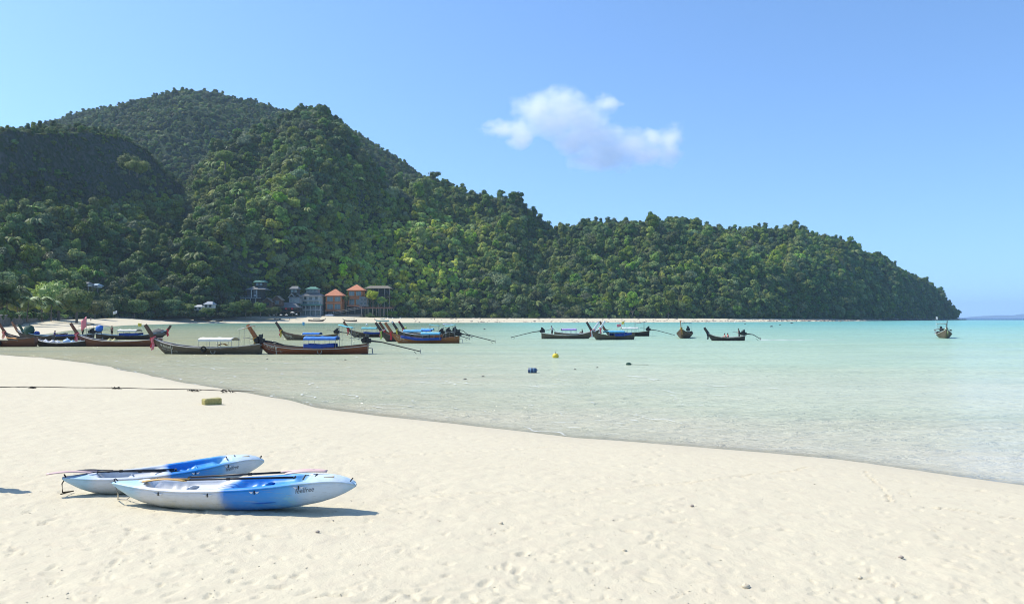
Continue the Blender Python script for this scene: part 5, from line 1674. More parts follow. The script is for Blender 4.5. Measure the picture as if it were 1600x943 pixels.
# long mooring rope on the sand, with weed knots
pts = []
for i in range(60):
    u = i / 59; px = -30 + 445 * u
    py = 604.0 + 1.3 * u + 6.8 * u ** 2.2 + .35 * math.sin(u * 23)
    q = place(px, py, .4); pts.append(q + Vector((0, 0, .012)))
ground_rope(pts, .019, ROPE_DARK, 'long dark mooring rope stretched across the sand to the water')
for i, (px, py, s_) in enumerate(((303, 611.4, .16), (355, 613.0, .22), (50, 606, .10), (182, 607.0, .11))):
    g_ = random.Random(i)
    mb = MB()
    for k in range(14):
        a = Vector((g_.uniform(-s_, s_), g_.uniform(-s_, s_) * .6, g_.uniform(0, s_ * .5)))
        mb.tube([a, a + Vector((g_.uniform(-.1, .1), g_.uniform(-.1, .1), g_.uniform(-.02, .05))), a + Vector((g_.uniform(-.2, .2), g_.uniform(-.1, .1), -.02))], [.02, .015, .006], 5)
    o = mb.build('seaweed_clump', ROPE_DARK, None); o.location = place(px, py, .4)
    tag(o, ['dark weed clump caught on the rope before the largest one', 'largest dark weed clump on the rope close to the water', 'small weed clump on the left part of the rope', 'small weed clump midway along the rope'][i], 'seaweed')

# loose bits on the sand: clods, shells, twigs, coral
g = np.random.default_rng(77)
V = []; F = []; mi = []
octa = np.array([(1, 0, 0), (0, 1, 0), (-1, 0, 0), (0, -1, 0), (0, 0, 1), (0, 0, -.4)])
of = [(0, 1, 4), (1, 2, 4), (2, 3, 4), (3, 0, 4), (1, 0, 5), (2, 1, 5), (3, 2, 5), (0, 3, 5)]
def scatter(n, s0, s1, y0, y1, seed, cluster=None):
    g = np.random.default_rng(seed)
    y = y0 * (y1 / y0) ** g.random(n); x = g.uniform(-.75, .75, n) * y
    if cluster:
        k = g.integers(0, cluster, n); cx = g.uniform(-.7, .7, cluster); cyy = y0 * (y1 / y0) ** g.random(cluster)
        y = cyy[k] + g.normal(0, .35, n); x = cx[k] * cyy[k] + g.normal(0, .6, n)
    sd_ = shore_sd(x, y); ok = (sd_ > .4) & (y > 4.5)
    x, y, sd_ = x[ok], y[ok], sd_[ok]
    z = beach_z(x, y, sd_)
    return x, y, z
def bits(name, mats, n, s0, s1, y0, y1, seed, label, cluster=None, flat=.6, emb=.15):
    x, y, z = scatter(n, s0, s1, y0, y1, seed, cluster)
    n = len(x); g = np.random.default_rng(seed + 1)
    s_ = s0 + (s1 - s0) * g.random(n) ** 3
    a = g.random(n) * 6.28
    el = g.uniform(.8, 2.6, n)
    v = octa[None] * np.stack([s_ * el, s_, s_ * flat], 1)[:, None, :] * g.uniform(.65, 1.35, (n, 6, 1))
    cx = v[..., 0] * np.cos(a)[:, None] - v[..., 1] * np.sin(a)[:, None]
    cyy = v[..., 0] * np.sin(a)[:, None] + v[..., 1] * np.cos(a)[:, None]
    v = np.stack([cx + x[:, None], cyy + y[:, None], v[..., 2] + (z + s_ * emb)[:, None]], -1).reshape(-1, 3)
    f = (np.array(of)[None] + (np.arange(n) * 6)[:, None, None]).reshape(-1, 3)
    me = np_mesh(name, v, f)
    for m_ in mats: me.materials.append(m_)
    me.polygons.foreach_set('material_index', np.repeat(g.integers(0, len(mats), n), 8).astype(np.int32))
    o = link(name, me); tag(o, label, kind='stuff')
CLOD = M('sand_clod', (.60, .53, .39), .95, .2, 20)
bits('sand_clods', [CLOD], 2500, .002, .012, 5.5, 34, 501, 'crumbs and clods of sand on the beach', 70, .28, -.05)
bits('sand_clods', [CLOD], 7000, .002, .011, 5.5, 40, 507, 'loose sand crumbs scattered over the beach', None, .28, -.05)
bits('beach_litter', [M('dry_leaf_bits', (.10, .07, .04), .9, .3, 9), M('grey_shell_bits', (.22, .20, .18), .8, .3, 9)], 260, .003, .014, 5.5, 45, 503, 'dark shell, twig and leaf bits on the sand', None, .25, .2)
for i, (px, py, s_) in enumerate(((1163, 914, .045), (1404, 868, .03), (975, 858, .028), (1080, 789, .035), (783, 816, .03), (498, 829, .028), (1340, 900, .03))):
    mb = MB(); mb.blob((0, 0, s_ * .3), (s_, s_ * .8, s_ * .6), 9, 6, .2, random.Random(i + 50)); o = mb.build('pebble', STONE_L if i % 2 else CLOD, None, True); o.location = place(px, py, .6)
    tag(o, 'small pebble half buried in the foreground sand', 'pebble', 'pebbles on the foreground sand')

# unseen figure added just left of the view so its shadow falls into it
person(place(-72, 757, .5) , R(60), 'unseen person added left of the kayaks to cast a shadow', 'stand', SKIN, SHIRT_WHITE, SHORTS_DARK, 1.7)

# ---------------------------------------------------------------- buildings at the foot of the hill
ORANGE_W = M('orange_plaster', (.52, .20, .065), .85, .18, .35, dirt=(.25, .11, .05))
ROOF_O = M('orange_roof_tiles', (.58, .23, .12), .8, .2, .6)
WHITE_W = M('weathered_white_plaster', (.50, .52, .50), .85, .2, .35, dirt=(.26, .28, .26))
GREY_W = M('grey_plaster', (.22, .25, .26), .85, .2, .35, dirt=(.18, .2, .2))
ROOF_G = M('grey_roof_sheet', (.17, .18, .18), .8, .25, .5)
ROOF_GREEN = M('green_roof_sheet', (.10, .25, .20), .7, .2, .5)
DARK_W = M('dark_timber_wall', (.05, .055, .055), .8, .3, .5)
BROWN_T = M('brown_timber', (.13, .085, .055), .85, .3, .5)
CONC = M('concrete', (.33, .31, .28), .9, .2, .4, dirt=(.18, .17, .15))
GLASS = M('window_glass', (.03, .05, .06), .12, .2, 1.0, spec=.8)
GLASS_B = M('bluish_window_glass', (.10, .17, .18), .15, .2, 1.0, spec=.8)
THATCH = M('weathered_thatch', (.20, .18, .14), .95, .3, 1.0, bump=.6)


class Bld:
    """a building standing in the plane Y = const: pixel positions become metres there"""
    def __init__(s, name, Y, px, py, label, group=None):
        s.Y = Y; s.k = Y / FOC
        s.o = PD(px, py, Y)
        s.root = empty(name, s.o); tag(s.root, label, 'building', group)
        s.px, s.py = px, py
    def x(s, px): return (px - s.px) * s.k
    def z(s, py): return (s.py - py) * s.k
    def wall(s, x0, x1, y0, y1, m, dep=8.0, name='wall', dy=0.0):
        mb = MB(); a, b = s.x(x0), s.x(x1); c, d = s.z(y1), s.z(y0)
        mb.box(((a + b) / 2, dy + dep / 2, (c + d) / 2), (b - a, dep, d - c)); return mb.build(name, m, s.root)
    def hip(s, x0, x1, y0, y1, m, dep=9.5, ridge=.25, dy=-.9, name='roof'):
        a, b, c, d = s.x(x0), s.x(x1), s.z(y1), s.z(y0)
        mx_ = (a + b) / 2; r_ = (b - a) / 2 * ridge
        mb = MB()
        v = [(a, dy, c), (b, dy, c), (b, dy + dep, c), (a, dy + dep, c), (mx_ - r_, dy + dep / 2, d), (mx_ + r_, dy + dep / 2, d),
             (a, dy, c - .28), (b, dy, c - .28), (b, dy + dep, c - .28), (a, dy + dep, c - .28)]
        mb.add(v, [(0, 1, 5, 4), (1, 2, 5), (2, 3, 4, 5), (3, 0, 4), (0, 6, 7, 1), (1, 7, 8, 2), (2, 8, 9, 3), (3, 9, 6, 0), (9, 8, 7, 6)])
        return mb.build(name, m, s.root)
    def gable(s, x0, x1, y0, y1, m, dep=8.0, dy=-.8):
        a, b, c, d = s.x(x0), s.x(x1), s.z(y1), s.z(y0); mx_ = (a + b) / 2
        mb = MB()
        v = [(a, dy, c), (mx_, dy, d), (b, dy, c), (a, dy + dep, c), (mx_, dy + dep, d), (b, dy + dep, c)]
        v += [(q[0], q[1], q[2] - .3) for q in v]
        mb.add(v, [(0, 3, 4, 1), (1, 4, 5, 2), (6, 7, 10, 9), (7, 8, 11, 10), (0, 1, 7, 6), (1, 2, 8, 7), (3, 9, 10, 4), (4, 10, 11, 5), (0, 6, 9, 3), (2, 5, 11, 8)])
        return mb.build('roof', m, s.root)
    def window(s, x0, x1, y0, y1, fm, gm=GLASS, nx=2, ny=1, dy=0.0, name='window'):
        a, b, c, d = s.x(x0), s.x(x1), s.z(y1), s.z(y0); t_ = .09
        mb = MB()
        mb.box(((a + b) / 2, dy - .04, c + t_ / 2), (b - a, .14, t_)); mb.box(((a + b) / 2, dy - .04, d - t_ / 2), (b - a, .14, t_))
        mb.box((a + t_ / 2, dy - .042, (c + d) / 2), (t_, .136, d - c - 2 * t_)); mb.box((b - t_ / 2, dy - .042, (c + d) / 2), (t_, .136, d - c - 2 * t_))
        for i in range(1, nx): mb.box((a + (b - a) * i / nx, dy - .044, (c + d) / 2), (t_ * .8, .12, d - c - 2 * t_))
        for i in range(1, ny): mb.box(((a + b) / 2, dy - .046, c + (d - c) * i / ny), (b - a - 2 * t_, .11, t_ * .8))
        w_ = mb.build(name, fm, s.root)
        mb = MB(); mb.box(((a + b) / 2, dy - .012, (c + d) / 2), (b - a - t_, .03, d - c - t_)); mb.build('pane', gm, w_)
        return w_
    def post(s, px, y0, y1, m, w_=.25, dy=-.2, name='post'):
        mb = MB(); mb.box((s.x(px), dy, (s.z(y0) + s.z(y1)) / 2), (w_, w_, s.z(y0) - s.z(y1))); return mb.build(name, m, s.root)
    def slab(s, x0, x1, y0, y1, m, dep=2.0, dy=-2.0, name='floor_slab'):
        a, b, c, d = s.x(x0), s.x(x1), s.z(y1), s.z(y0)
        mb = MB(); mb.box(((a + b) / 2, dy + dep / 2, (c + d) / 2), (b - a, dep, d - c)); return mb.build(name, m, s.root)
    def rail(s, x0, x1, y0, y1, m, dy=-1.9, n=8, name='railing'):
        a, b, c, d = s.x(x0), s.x(x1), s.z(y1), s.z(y0)
        mb = MB(); mb.box(((a + b) / 2, dy, d - .05), (b - a, .08, .1)); mb.box(((a + b) / 2, dy, (c + d) / 2), (b - a, .06, .07))
        for i in range(n + 1): mb.box((a + (b - a) * i / n, dy, (c + d) / 2), (.07, .07, d - c))
        return mb.build(name, m, s.root)


YB = 562.0
GBL = 'resort buildings at the foot of the hill'
# two orange houses
for (x0, x1, yr, yw, ym, yb, yf, Yq, lab) in ((509, 534, 451, 461.5, 473.2, 485, 494, YB - 8, 'lower orange house with hipped orange roof, beside the white one'),
                                              (543.5, 566.5, 444, 453, 465.5, 478, 490, YB, 'upper orange house with hipped orange roof and two rows of windows')):
    b = Bld('house', Yq, x0, yf, lab, GBL)
    b.wall(x0, x1, yw, yb, ORANGE_W, 9.0)
    b.hip(x0 - 2.2, x1 + 3.0, yr, yw, ROOF_O, 11.5, .06, -1.3)
    b.wall(x0 + 1.5, x1 - 1, yb, yf, DARK_W, 7.0, 'undercroft', 1.0)
    mid = (x0 + x1) / 2
    for a0, a1 in ((x0 + 2.2, mid - 1.4), (mid + 1.4, x1 - 2.2)):
        b.window(a0, a1, yw + 2.0, yw + 8.8, WHITE_W, GLASS_B, 2, 2)
        b.window(a0, a1, ym + 1.6, yb - 1.6, WHITE_W, GLASS_B, 2, 1)
    b.slab(x0 - .6, x1 + .6, ym - .5, ym + .5, ROOF_O, 1.2, -1.2, 'cornice')
    b.slab(x0 - .6, x1 + .6, yb - .6, yb + .6, ROOF_O, 1.6, -1.6, 'floor_slab')
    b.rail(x0, x1, yb - 3.0, yb - .6, ORANGE_W, -1.45, 10)
    for px in (x0 + .8, mid, x1 - .8): b.post(px, yb, yf, CONC, .4, -.9, 'pillar')
    for px in (x0 + .5, mid, x1 - .5): b.post(px, yw, yb, ORANGE_W, .35, -.2, 'pilaster')
# side wing of the upper orange house
# white house with green roof
b = Bld('hotel', YB - 14, 470, 493.5, 'white four storey house with green awning strip and small green roof on top', GBL)
b.wall(470, 501, 462, 476, WHITE_W, 9)
b.hip(467.5, 503.5, 455.5, 462, ROOF_G, 11.5, .45, -1.2)
b.wall(477.5, 495.5, 451, 457.5, GREY_W, 6, 'upper_storey', 1.5)
b.hip(476, 497, 447.5, 451, ROOF_GREEN, 8, .4, .6, 'upper_roof')
for px in (479, 484, 489): b.window(px, px + 3.6, 452.2, 455.4, ROOF_GREEN, GLASS, 1, 1, 1.5)
for a0, a1 in ((475, 479), (483, 488), (492, 496.5)): b.window(a0, a1, 463.2, 468.3, WHITE_W, GLASS, 1, 1)
for a0, a1 in ((472.5, 479.5), (482.5, 489), (491, 498)): b.window(a0, a1, 470.4, 474.6, WHITE_W, GLASS_B, 2, 1)
b.slab(469, 502, 468.8, 469.6, WHITE_W, 1.3, -1.3)
b.slab(468, 504, 475, 477, ROOF_GREEN, 2.4, -2.4, 'green_awning')
b.wall(471, 501, 477, 484, GREY_W, 8, 'lower_wall', .6)
b.wall(470, 502, 484.6, 493.5, GREY_W, 8, 'ground_floor', .2)
b.slab(469.5, 502.5, 483.6, 484.6, WHITE_W, 2.0, -1.8)
b.rail(470, 502, 480.8, 483.6, WHITE_W, -1.7, 14)
for i in range(5): b.window(472.5 + i * 5.8, 476.3 + i * 5.8, 478.2, 482.8, WHITE_W, GLASS, 1, 1, .6)
for i in range(5): b.window(472 + i * 6, 476.6 + i * 6, 486, 491.5, WHITE_W, GLASS_B, 2, 1, .2)
for px in (470.5, 478, 486, 494, 501.5): b.post(px, 477, 493.5, WHITE_W, .3, -1.7, 'pillar')
# grey blue house with the big restaurant roof
b = Bld('hotel', YB - 28, 440, 492.5, 'blue grey stepped house above a wide grey restaurant roof', GBL)
b.wall(449, 465.5, 463.5, 474, GREY_W, 8, 'wall', 4)
b.gable(447.5, 458, 457.5, 464, WHITE_W, 7, 3.6)
b.gable(457, 467, 458.5, 464, ROOF_G, 7, 3.6)
b.wall(450.5, 462, 450.5, 458, DARK_W, 6, 'upper_storey', 5)
b.hip(448.5, 463.5, 446, 450.5, ROOF_G, 8, .6, 4.2, 'upper_roof')
for i in range(3): b.window(450.5 + i * 5, 454.3 + i * 5, 467.5, 471.5, WHITE_W, GLASS_B, 2, 1, 4)
for i in range(2): b.window(451.5 + i * 5.2, 455.3 + i * 5.2, 452, 456, ROOF_G, GLASS_B, 1, 1, 5)
b.hip(431, 468, 471.8, 480, ROOF_G, 11, .45, -1.5, 'restaurant_roof')
b.wall(434, 466, 480.3, 486, DARK_W, 8, 'back_wall', 3)
for px in (434, 441, 449, 457, 466): b.post(px, 480, 492.5, BROWN_T, .3, -1.0, 'pillar')
for i, px in enumerate((446, 450.5, 455.5, 460.5)):
    b.slab(px, px + 3.4, 480.9, 483.2, CLOTH_RED if i % 2 == 0 else BROWN_T, .15, -1.3, 'banner')
b.slab(433, 467, 486.2, 487.2, BROWN_T, 6, -1.4, 'floor_slab')
# dark house with white columns
b = Bld('house', YB - 38, 380, 482, 'dark house with pale columns and a small teal roofed tower', GBL)
b.wall(386, 408, 452, 473, DARK_W, 8)
b.hip(384, 416, 446.5, 452, ROOF_G, 11, .4, -1.5)
b.wall(396, 411, 440, 447.5, DARK_W, 6, 'tower_wall', 2)
b.hip(394.5, 412.5, 437, 440, ROOF_GREEN, 8, .8, .8, 'tower_roof')
for px in (398, 404): b.window(px, px + 4, 441.5, 445.5, ROOF_G, GLASS_B, 1, 1, 2)
for px in (393.5, 402): b.post(px, 452, 465, WHITE_W, .5, -1.2, 'column')
b.window(396.5, 400.5, 453.5, 457.5, WHITE_W, GLASS, 2, 1); b.window(396.5, 399.8, 459.5, 463, WHITE_W, M('pale_curtain', (.5, .52, .5), .8), 1, 1)  # curtain pane in a plain pale colour
b.slab(378, 408, 465, 466.2, GREY_W, 3.5, -3.5, 'balcony'); b.rail(378.5, 407.5, 462, 465, GREY_W, -3.3, 12)
b.wall(379, 402, 466.2, 474, DARK_W, 6, 'lower_wall', -2)
for px in (379, 386, 394, 402): b.post(px, 466, 476, WHITE_W, .3, -3.2, 'column')
# two gabled huts
for (x0, x1, y0, y1, yb, lab) in ((409, 426, 464.5, 471.5, 480, 'left of two brown gabled huts between the dark house and the restaurant'), (424, 441, 461.5, 468.5, 477.5, 'right of two brown gabled huts, set slightly higher')):
    b = Bld('hut', YB - (38 if x0 < 415 else 34), x0, yb, lab, GBL)
    b.wall(x0 + 1.8, x1 - 1.8, y1 - .6, yb, BROWN_T, 6)
    a, c_, d = b.x(x0 + 1.8), b.x(x1 - 1.8), b.z(y1 - .6)
    mb = MB(); mb.add([(a, .01, d), (c_, .01, d), ((a + c_) / 2, .01, b.z(y0 + .8)), (a, .2, d), (c_, .2, d), ((a + c_) / 2, .2, b.z(y0 + .8))], [(0, 1, 2), (5, 4, 3), (0, 3, 4, 1), (1, 4, 5, 2), (2, 5, 3, 0)]); mb.build('gable_wall', BROWN_T, b.root)
    b.gable(x0, x1, y0, y1, THATCH, 8, -1.2)
    b.window((x0 + x1) / 2 - 3, (x0 + x1) / 2 + 3, y1 + 1, yb - 2.5, GREY_W, GLASS, 2, 1)
    for px in (x0 + 2.5, x1 - 2.5): b.post(px, yb, yb + 9, BROWN_T, .3, .3, 'stilt')
# stilted wooden pavilion and boardwalk
b = Bld('pavilion', YB - 4, 573, 493.5, 'open wooden pavilion on tall stilts right of the orange houses', GBL)
b.hip(570, 611, 446, 450, THATCH, 10, .7, -1.5)
for px in (574, 583, 592, 601, 609): b.post(px, 450, 493.5, WOOD_GREY, .32, -.8, 'stilt')
for px in (577, 588, 599, 607): b.post(px, 450, 480, BROWN_T, .3, 5.0, 'stilt')
b.slab(571, 611, 463.6, 464.8, BROWN_T, 7.5, -1.2, 'upper_deck'); b.rail(571, 611, 460.6, 463.6, BROWN_T, -1.1, 14)
b.wall(585, 607, 450.5, 463.6, DARK_W, 4, 'back_wall', 3)
b.wall(560.5, 573, 463, 478, GREY_W, 5, 'annex', 2.0)
b.window(562, 566, 465, 469, WHITE_W, GLASS, 1, 1, 2.0); b.window(567.5, 571.5, 465, 469, WHITE_W, GLASS, 1, 1, 2.0); b.window(562, 566, 472, 476, WHITE_W, GLASS, 1, 1, 2.0); b.window(567.5, 571.5, 472, 476, WHITE_W, GLASS, 1, 1, 2.0)
b = Bld('boardwalk', YB - 12, 515, 493.5, 'raised boardwalk with reddish rail climbing to the stilted pavilion', None)
b.root['category'] = 'boardwalk'
b.slab(563, 613, 480.6, 481.8, M('reddish_deck', (.24, .12, .09), .85, .3, .6), 3, -1, 'deck'); b.rail(563, 613, 478.4, 480.6, M('reddish_rail', (.28, .13, .10), .85, .3, .6), -1.0, 18)
for i in range(9): b.post(565 + i * 5.8, 481.8, 494, WOOD_GREY, .26, -.8, 'stilt')
mb = MB()
for i in range(12):
    u = i / 11; mb.box((b.x(513 + 52 * u), 0.4, b.z(491.5 - 10.4 * u)), (2.35, 2.6, .25), ry=-.37 * .5)
mb.build('ramp', CONC, b.root)
mb = MB(); mb.tube([(b.x(513), -.9, b.z(489.0)), (b.x(565), -.9, b.z(478.8))], .07, 5)
for i in range(10):
    u = i / 9; mb.cyl((b.x(513 + 52 * u), -.9, b.z(491.5 - 10.4 * u)), (b.x(513 + 52 * u), -.9, b.z(489.0 - 10.2 * u)), .05, n=5)
mb.build('ramp_rail', M('pale_metal_rail', (.4, .4, .4), .6), b.root)
b = Bld('retaining_wall', YB - 10, 500, 497.5, 'stone retaining wall below the boardwalk, at the back of the beach', None); b.root['category'] = 'wall'
b.wall(503, 566, 490.5, 497.6, M('brown_stonework', (.24, .20, .16), .95, .35, .9, bump=.6), 2.5)
b.wall(505, 563, 492.5, 498.2, M('tan_stonework', (.36, .31, .24), .95, .35, .9, bump=.6), 1.0, 'lower_wall', -1.6)
b = Bld('beach_hut', YB - 18, 509, 497.5, 'small white beach kiosk with arched openings below the orange house', None)
b.wall(508.5, 520, 492.4, 498.4, WHITE_W, 4); b.hip(507.5, 521, 490.6, 492.6, RAIL_WHITE, 5, .5, -.5)
for px in (510, 515): b.window(px, px + 3.6, 493.8, 497.2, WHITE_W, GLASS, 1, 1)
# pale parasols in front of the restaurant
for i, (px, py, w_) in enumerate(((439, 491, 4.6), (447.5, 490.8, 4.8), (457, 487.2, 7.5), (463, 490.2, 4.6), (428, 491.5, 4.2), (421, 492, 4.0), (606, 497.0, 3.0), (613.5, 497.2, 2.8), (625.5, 497.4, 2.6), (600, 496.9, 2.6))):
    Yq = float(np.interp(px, [420, 470, 600], [512, 520, 545]))
    base = PD(px, 497.2, Yq); k = Yq / FOC
    e = empty('parasol', base); tag(e, 'small pale beach parasol at the back of the far beach', 'parasol', 'parasols at the back of the far beach')
    top = (497.2 - py) * k
    mb = MB(); mb.cyl((0, 0, 0), (0, 0, max(.6, top)), .05); mb.build('pole', WOOD_GREY, e)
    mb = MB(); r_ = w_ * k / 2
    mb.add([(math.cos(a * math.tau / 8) * r_, math.sin(a * math.tau / 8) * r_, max(.6, top) - .35) for a in range(8)] + [(0, 0, max(.6, top) + .2)] + [(math.cos(a * math.tau / 8) * r_, math.sin(a * math.tau / 8) * r_, max(.6, top) - .5) for a in range(8)],
           [(a, (a + 1) % 8, 8) for a in range(8)] + [(a, 9 + a, 9 + (a + 1) % 8, (a + 1) % 8) for a in range(8)] + [tuple(9 + a for a in range(7, -1, -1))])
    mb.build('parasol_cover', CLOTH_WHITE, e)
# smaller roofs among the trees on the left
for (x0, x1, y0, y1, y2, Yq, rm, lab) in ((141, 153, 442.5, 445.5, 449, 430, M('pale_blue_roof', (.30, .40, .46), .6), 'small pale blue roof high among the dark trees on the left'),
                                          (126, 138, 440, 443, 447, 425, ROOF_G, 'small grey roof left of the pale blue roof'),
                                          (182, 198, 478, 481.5, 487, 440, WHITE_W, 'low white house behind the left far beach'),
                                          (318, 333, 470.5, 475, 481, 470, M('pale_slate_roof', (.30, .34, .38), .7), 'grey roofed cottage half hidden behind the shaded beach'),
                                          (302, 316, 476, 479, 484, 468, WHITE_W, 'white walled shed left of the grey roofed cottage')):
    b = Bld('cottage', Yq, x0, y2, lab, 'cottages among the trees')
    b.wall(x0 + 1, x1 - 1, y1, y2, WHITE_W, 5); b.hip(x0, x1, y0, y1, rm, 7, .5, -.8)
    for i in range(2): b.window(x0 + 2 + i * (x1 - x0) * .45, x0 + 2 + i * (x1 - x0) * .45 + (x1 - x0) * .25, y1 + 1, y2 - 1, GREY_W, GLASS, 1, 1)
    for px in (x0 + 2, x1 - 2): b.post(px, y2, y2 + 8, CONC, .3, 1.0, 'stilt')

# ---------------------------------------------------------------- sea wall, fence, plants at the left
t = NT('seawall_stone')
br = t.noise(t.mapping(t.pos(), scale=(1, 1, 2.0)), .9, 5, .7)
wall_m = t.done(t.bsdf(t.ramp(br, [(.3, (.07, .065, .055)), (.5, (.17, .155, .13)), (.75, (.27, .25, .21))]), .95, 0, .2, t.bump(br, .8, .2)))
def wpt(px, Y, z): return Vector(((px - 800) / FOC * Y, Y, z))
wp = [(-60, 186, 1.7), (0, 214, 1.9), (30, 244, 2.0), (60, 285, 2.1), (90, 340, 2.2), (116, 405, 2.3)]
wr = empty('sea_wall', wpt(*wp[0])); tag(wr, 'low grey stone sea wall behind the left beach', 'wall')
o0 = Vector(wr.location)
mb = MB()
tops = [4.15, 4.05, 3.95, 3.85, 3.75, 3.7]
for i in range(len(wp) - 1):
    a = wpt(*wp[i]) - o0; b_ = wpt(*wp[i + 1]) - o0; ta = tops[i] - o0.z; tb = tops[i + 1] - o0.z
    d = (b_ - a); n_ = Vector((-d.y, d.x, 0)).normalized() * .6
    a.z -= 1; b_.z -= 1
    mb.add([a, b_, b_ + n_, a + n_, Vector((a.x, a.y, ta)), Vector((b_.x, b_.y, tb)), Vector((b_.x, b_.y, tb)) + n_, Vector((a.x, a.y, ta)) + n_],
           [(0, 1, 5, 4), (1, 2, 6, 5), (2, 3, 7, 6), (3, 0, 4, 7), (4, 5, 6, 7)])
mb.build('wall_face', wall_m, wr)
mb = MB()
for i in range(len(wp) - 1):
    a = wpt(*wp[i]) - o0; b_ = wpt(*wp[i + 1]) - o0; a.z = tops[i] - o0.z + .06; b_.z = tops[i + 1] - o0.z + .06
    mb.tube([a, b_], .28, 4, True, .5)
mb.build('coping', CONC, wr)


def detailed_crown(seed, leaves=5200, leaf=.055, flat=.6, spread=.74, nl=34):
    me = crown_mesh('broad_crown', seed, nl, leaves, leaf, flat, spread); me.materials.append(LEAF); return me
big_c = [detailed_crown(900), detailed_crown(901, flat=.45, spread=.8), detailed_crown(902, flat=.9, spread=.6)]


def big_tree(px, ybase_px, Y, top_y, r_, k, label, tintv, zb=None, group=None, cat='tree', mesh=None):
    base = wpt(px, Y, max(2.6, float(np.interp(px, CAPX, CAPZ)) - .1) if zb is None else zb)
    top = CAM_H + (HORIZON - top_y) / FOC * Y
    H0 = top - base.z
    ch = min(H0 * .75, r_ * 1.5)
    e = empty('broadleaf_tree', base, random.uniform(0, 6)); tag(e, label, cat, group)
    c = link('crown', mesh or big_c[k % 3], None, e); c['tint'] = tintv
    fl = {0: 1.35, 1: 1.15, 2: 1.8}[k % 3]
    c.scale = (r_, r_, ch / fl * .95); c.location = (0, 0, H0 - ch)
    tm = trunk_mesh('tree_trunk', H0 - ch * .5, max(.25, r_ * .05), 0, k + 5); mb = None
    link('trunk', tm, BARK, e)
    g_ = random.Random(seed_of(px))
    for q in range(5):
        a = q * 1.26 + g_.uniform(-.4, .4); z = (H0 - ch) * g_.uniform(.75, 1.0)
        mb = MB(); mb.tube([(0, 0, z), (math.cos(a) * r_ * .3, math.sin(a) * r_ * .3, z + ch * .25), (math.cos(a) * r_ * .62, math.sin(a) * r_ * .62, z + ch * .5)], [r_ * .035, r_ * .025, r_ * .01], 6)
        mb.build('limb', BARK, e)
    return e
def seed_of(px): return int(px * 13 + 7)

big_tree(92, 0, 318, 429, 9.5, 1, 'broad bright green tree standing behind the palms on the left', .55)
big_tree(120, 0, 300, 441, 8.0, 0, 'spreading dark green tree with layered boughs behind the sea wall', .30)
big_tree(66, 0, 330, 434, 8.0, 1, 'rounded light green tree left of the broad bright one', .65)
big_tree(0, 0, 235, 424, 7.0, 2, 'tall dark tree at the left edge above the sea wall', .12)
big_tree(-35, 0, 225, 430, 7.0, 0, 'dark tree just beyond the left edge above the sea wall', .15)
big_tree(30, 0, 300, 442, 7.0, 0, 'green tree behind the coconut palms', .45)
big_tree(148, 0, 380, 462, 6.5, 0, 'low spreading tree at the right end of the sea wall', .15)
big_tree(165, 0, 430, 452, 8.0, 1, 'dark spreading tree behind the shaded beach', .05)
big_tree(210, 0, 440, 462, 8.0, 0, 'dark round tree behind the white flag', .02)
big_tree(232, 0, 455, 446, 9.5, 2, 'tall dark feathery tree on the shaded shore', .03)
big_tree(262, 0, 465, 462, 9.0, 0, 'dark tree between the feathery tree and the cottages', .03)
big_tree(290, 0, 470, 470, 8.0, 1, 'dark low tree beside the cottages', .03)
big_tree(352, 0, 496, 470, 9.0, 0, 'dark tree right of the grey roofed cottage', .04)
big_tree(372, 0, 505, 466, 8.0, 1, 'dark tree left of the dark house', .06)
big_tree(392, 0, 508, 474, 7.5, 0, 'dark spreading tree in front of the dark house', .04)
big_tree(420, 0, 511, 478, 7.0, 1, 'low dark tree below the brown huts', .04)
big_tree(541, 0, 555, 459, 3.4, 2, 'dark green tree between the two orange houses', .12, zb=6)
big_tree(583, 0, 553, 450, 5.2, 0, 'light green tree in front of the stilted pavilion', .55, zb=3)
big_tree(595, 0, 552, 460, 4.5, 2, 'smaller green tree before the pavilion stilts', .35, zb=3)
big_tree(578, 0, 551, 487, 3.2, 1, 'low pale green shrub like tree on the bank below the boardwalk', .5, zb=2.6)
big_tree(615, 0, 565, 452, 8.0, 2, 'tall grey green tree at the right end of the pavilion', .2, zb=2.6)
big_tree(612, 0, 552, 482, 4.5, 0, 'low green tree at the right end of the boardwalk', .3, zb=2.6)
big_tree(505, 0, 570, 462, 3.6, 2, 'narrow dark tree between the white and lower orange houses', .08, zb=3)
big_tree(686, 0, 600, 484, 6.0, 1, 'olive tree leaning over the far beach right of the pavilion', .3, zb=2.6)
big_tree(212, 0, 545, 244, 9.0, 1, 'large pale flat crowned tree on the slope below the cliff', .12, zb=zp(274, 545))
big_tree(200, 0, 550, 236, 8.0, 0, 'pale layered tree beside the large one below the cliff', .10, zb=zp(270, 550))
big_tree(350, 0, 668, 228, 9.0, 2, 'grey green tall tree high on the main slope', .25, zb=zp(262, 668))

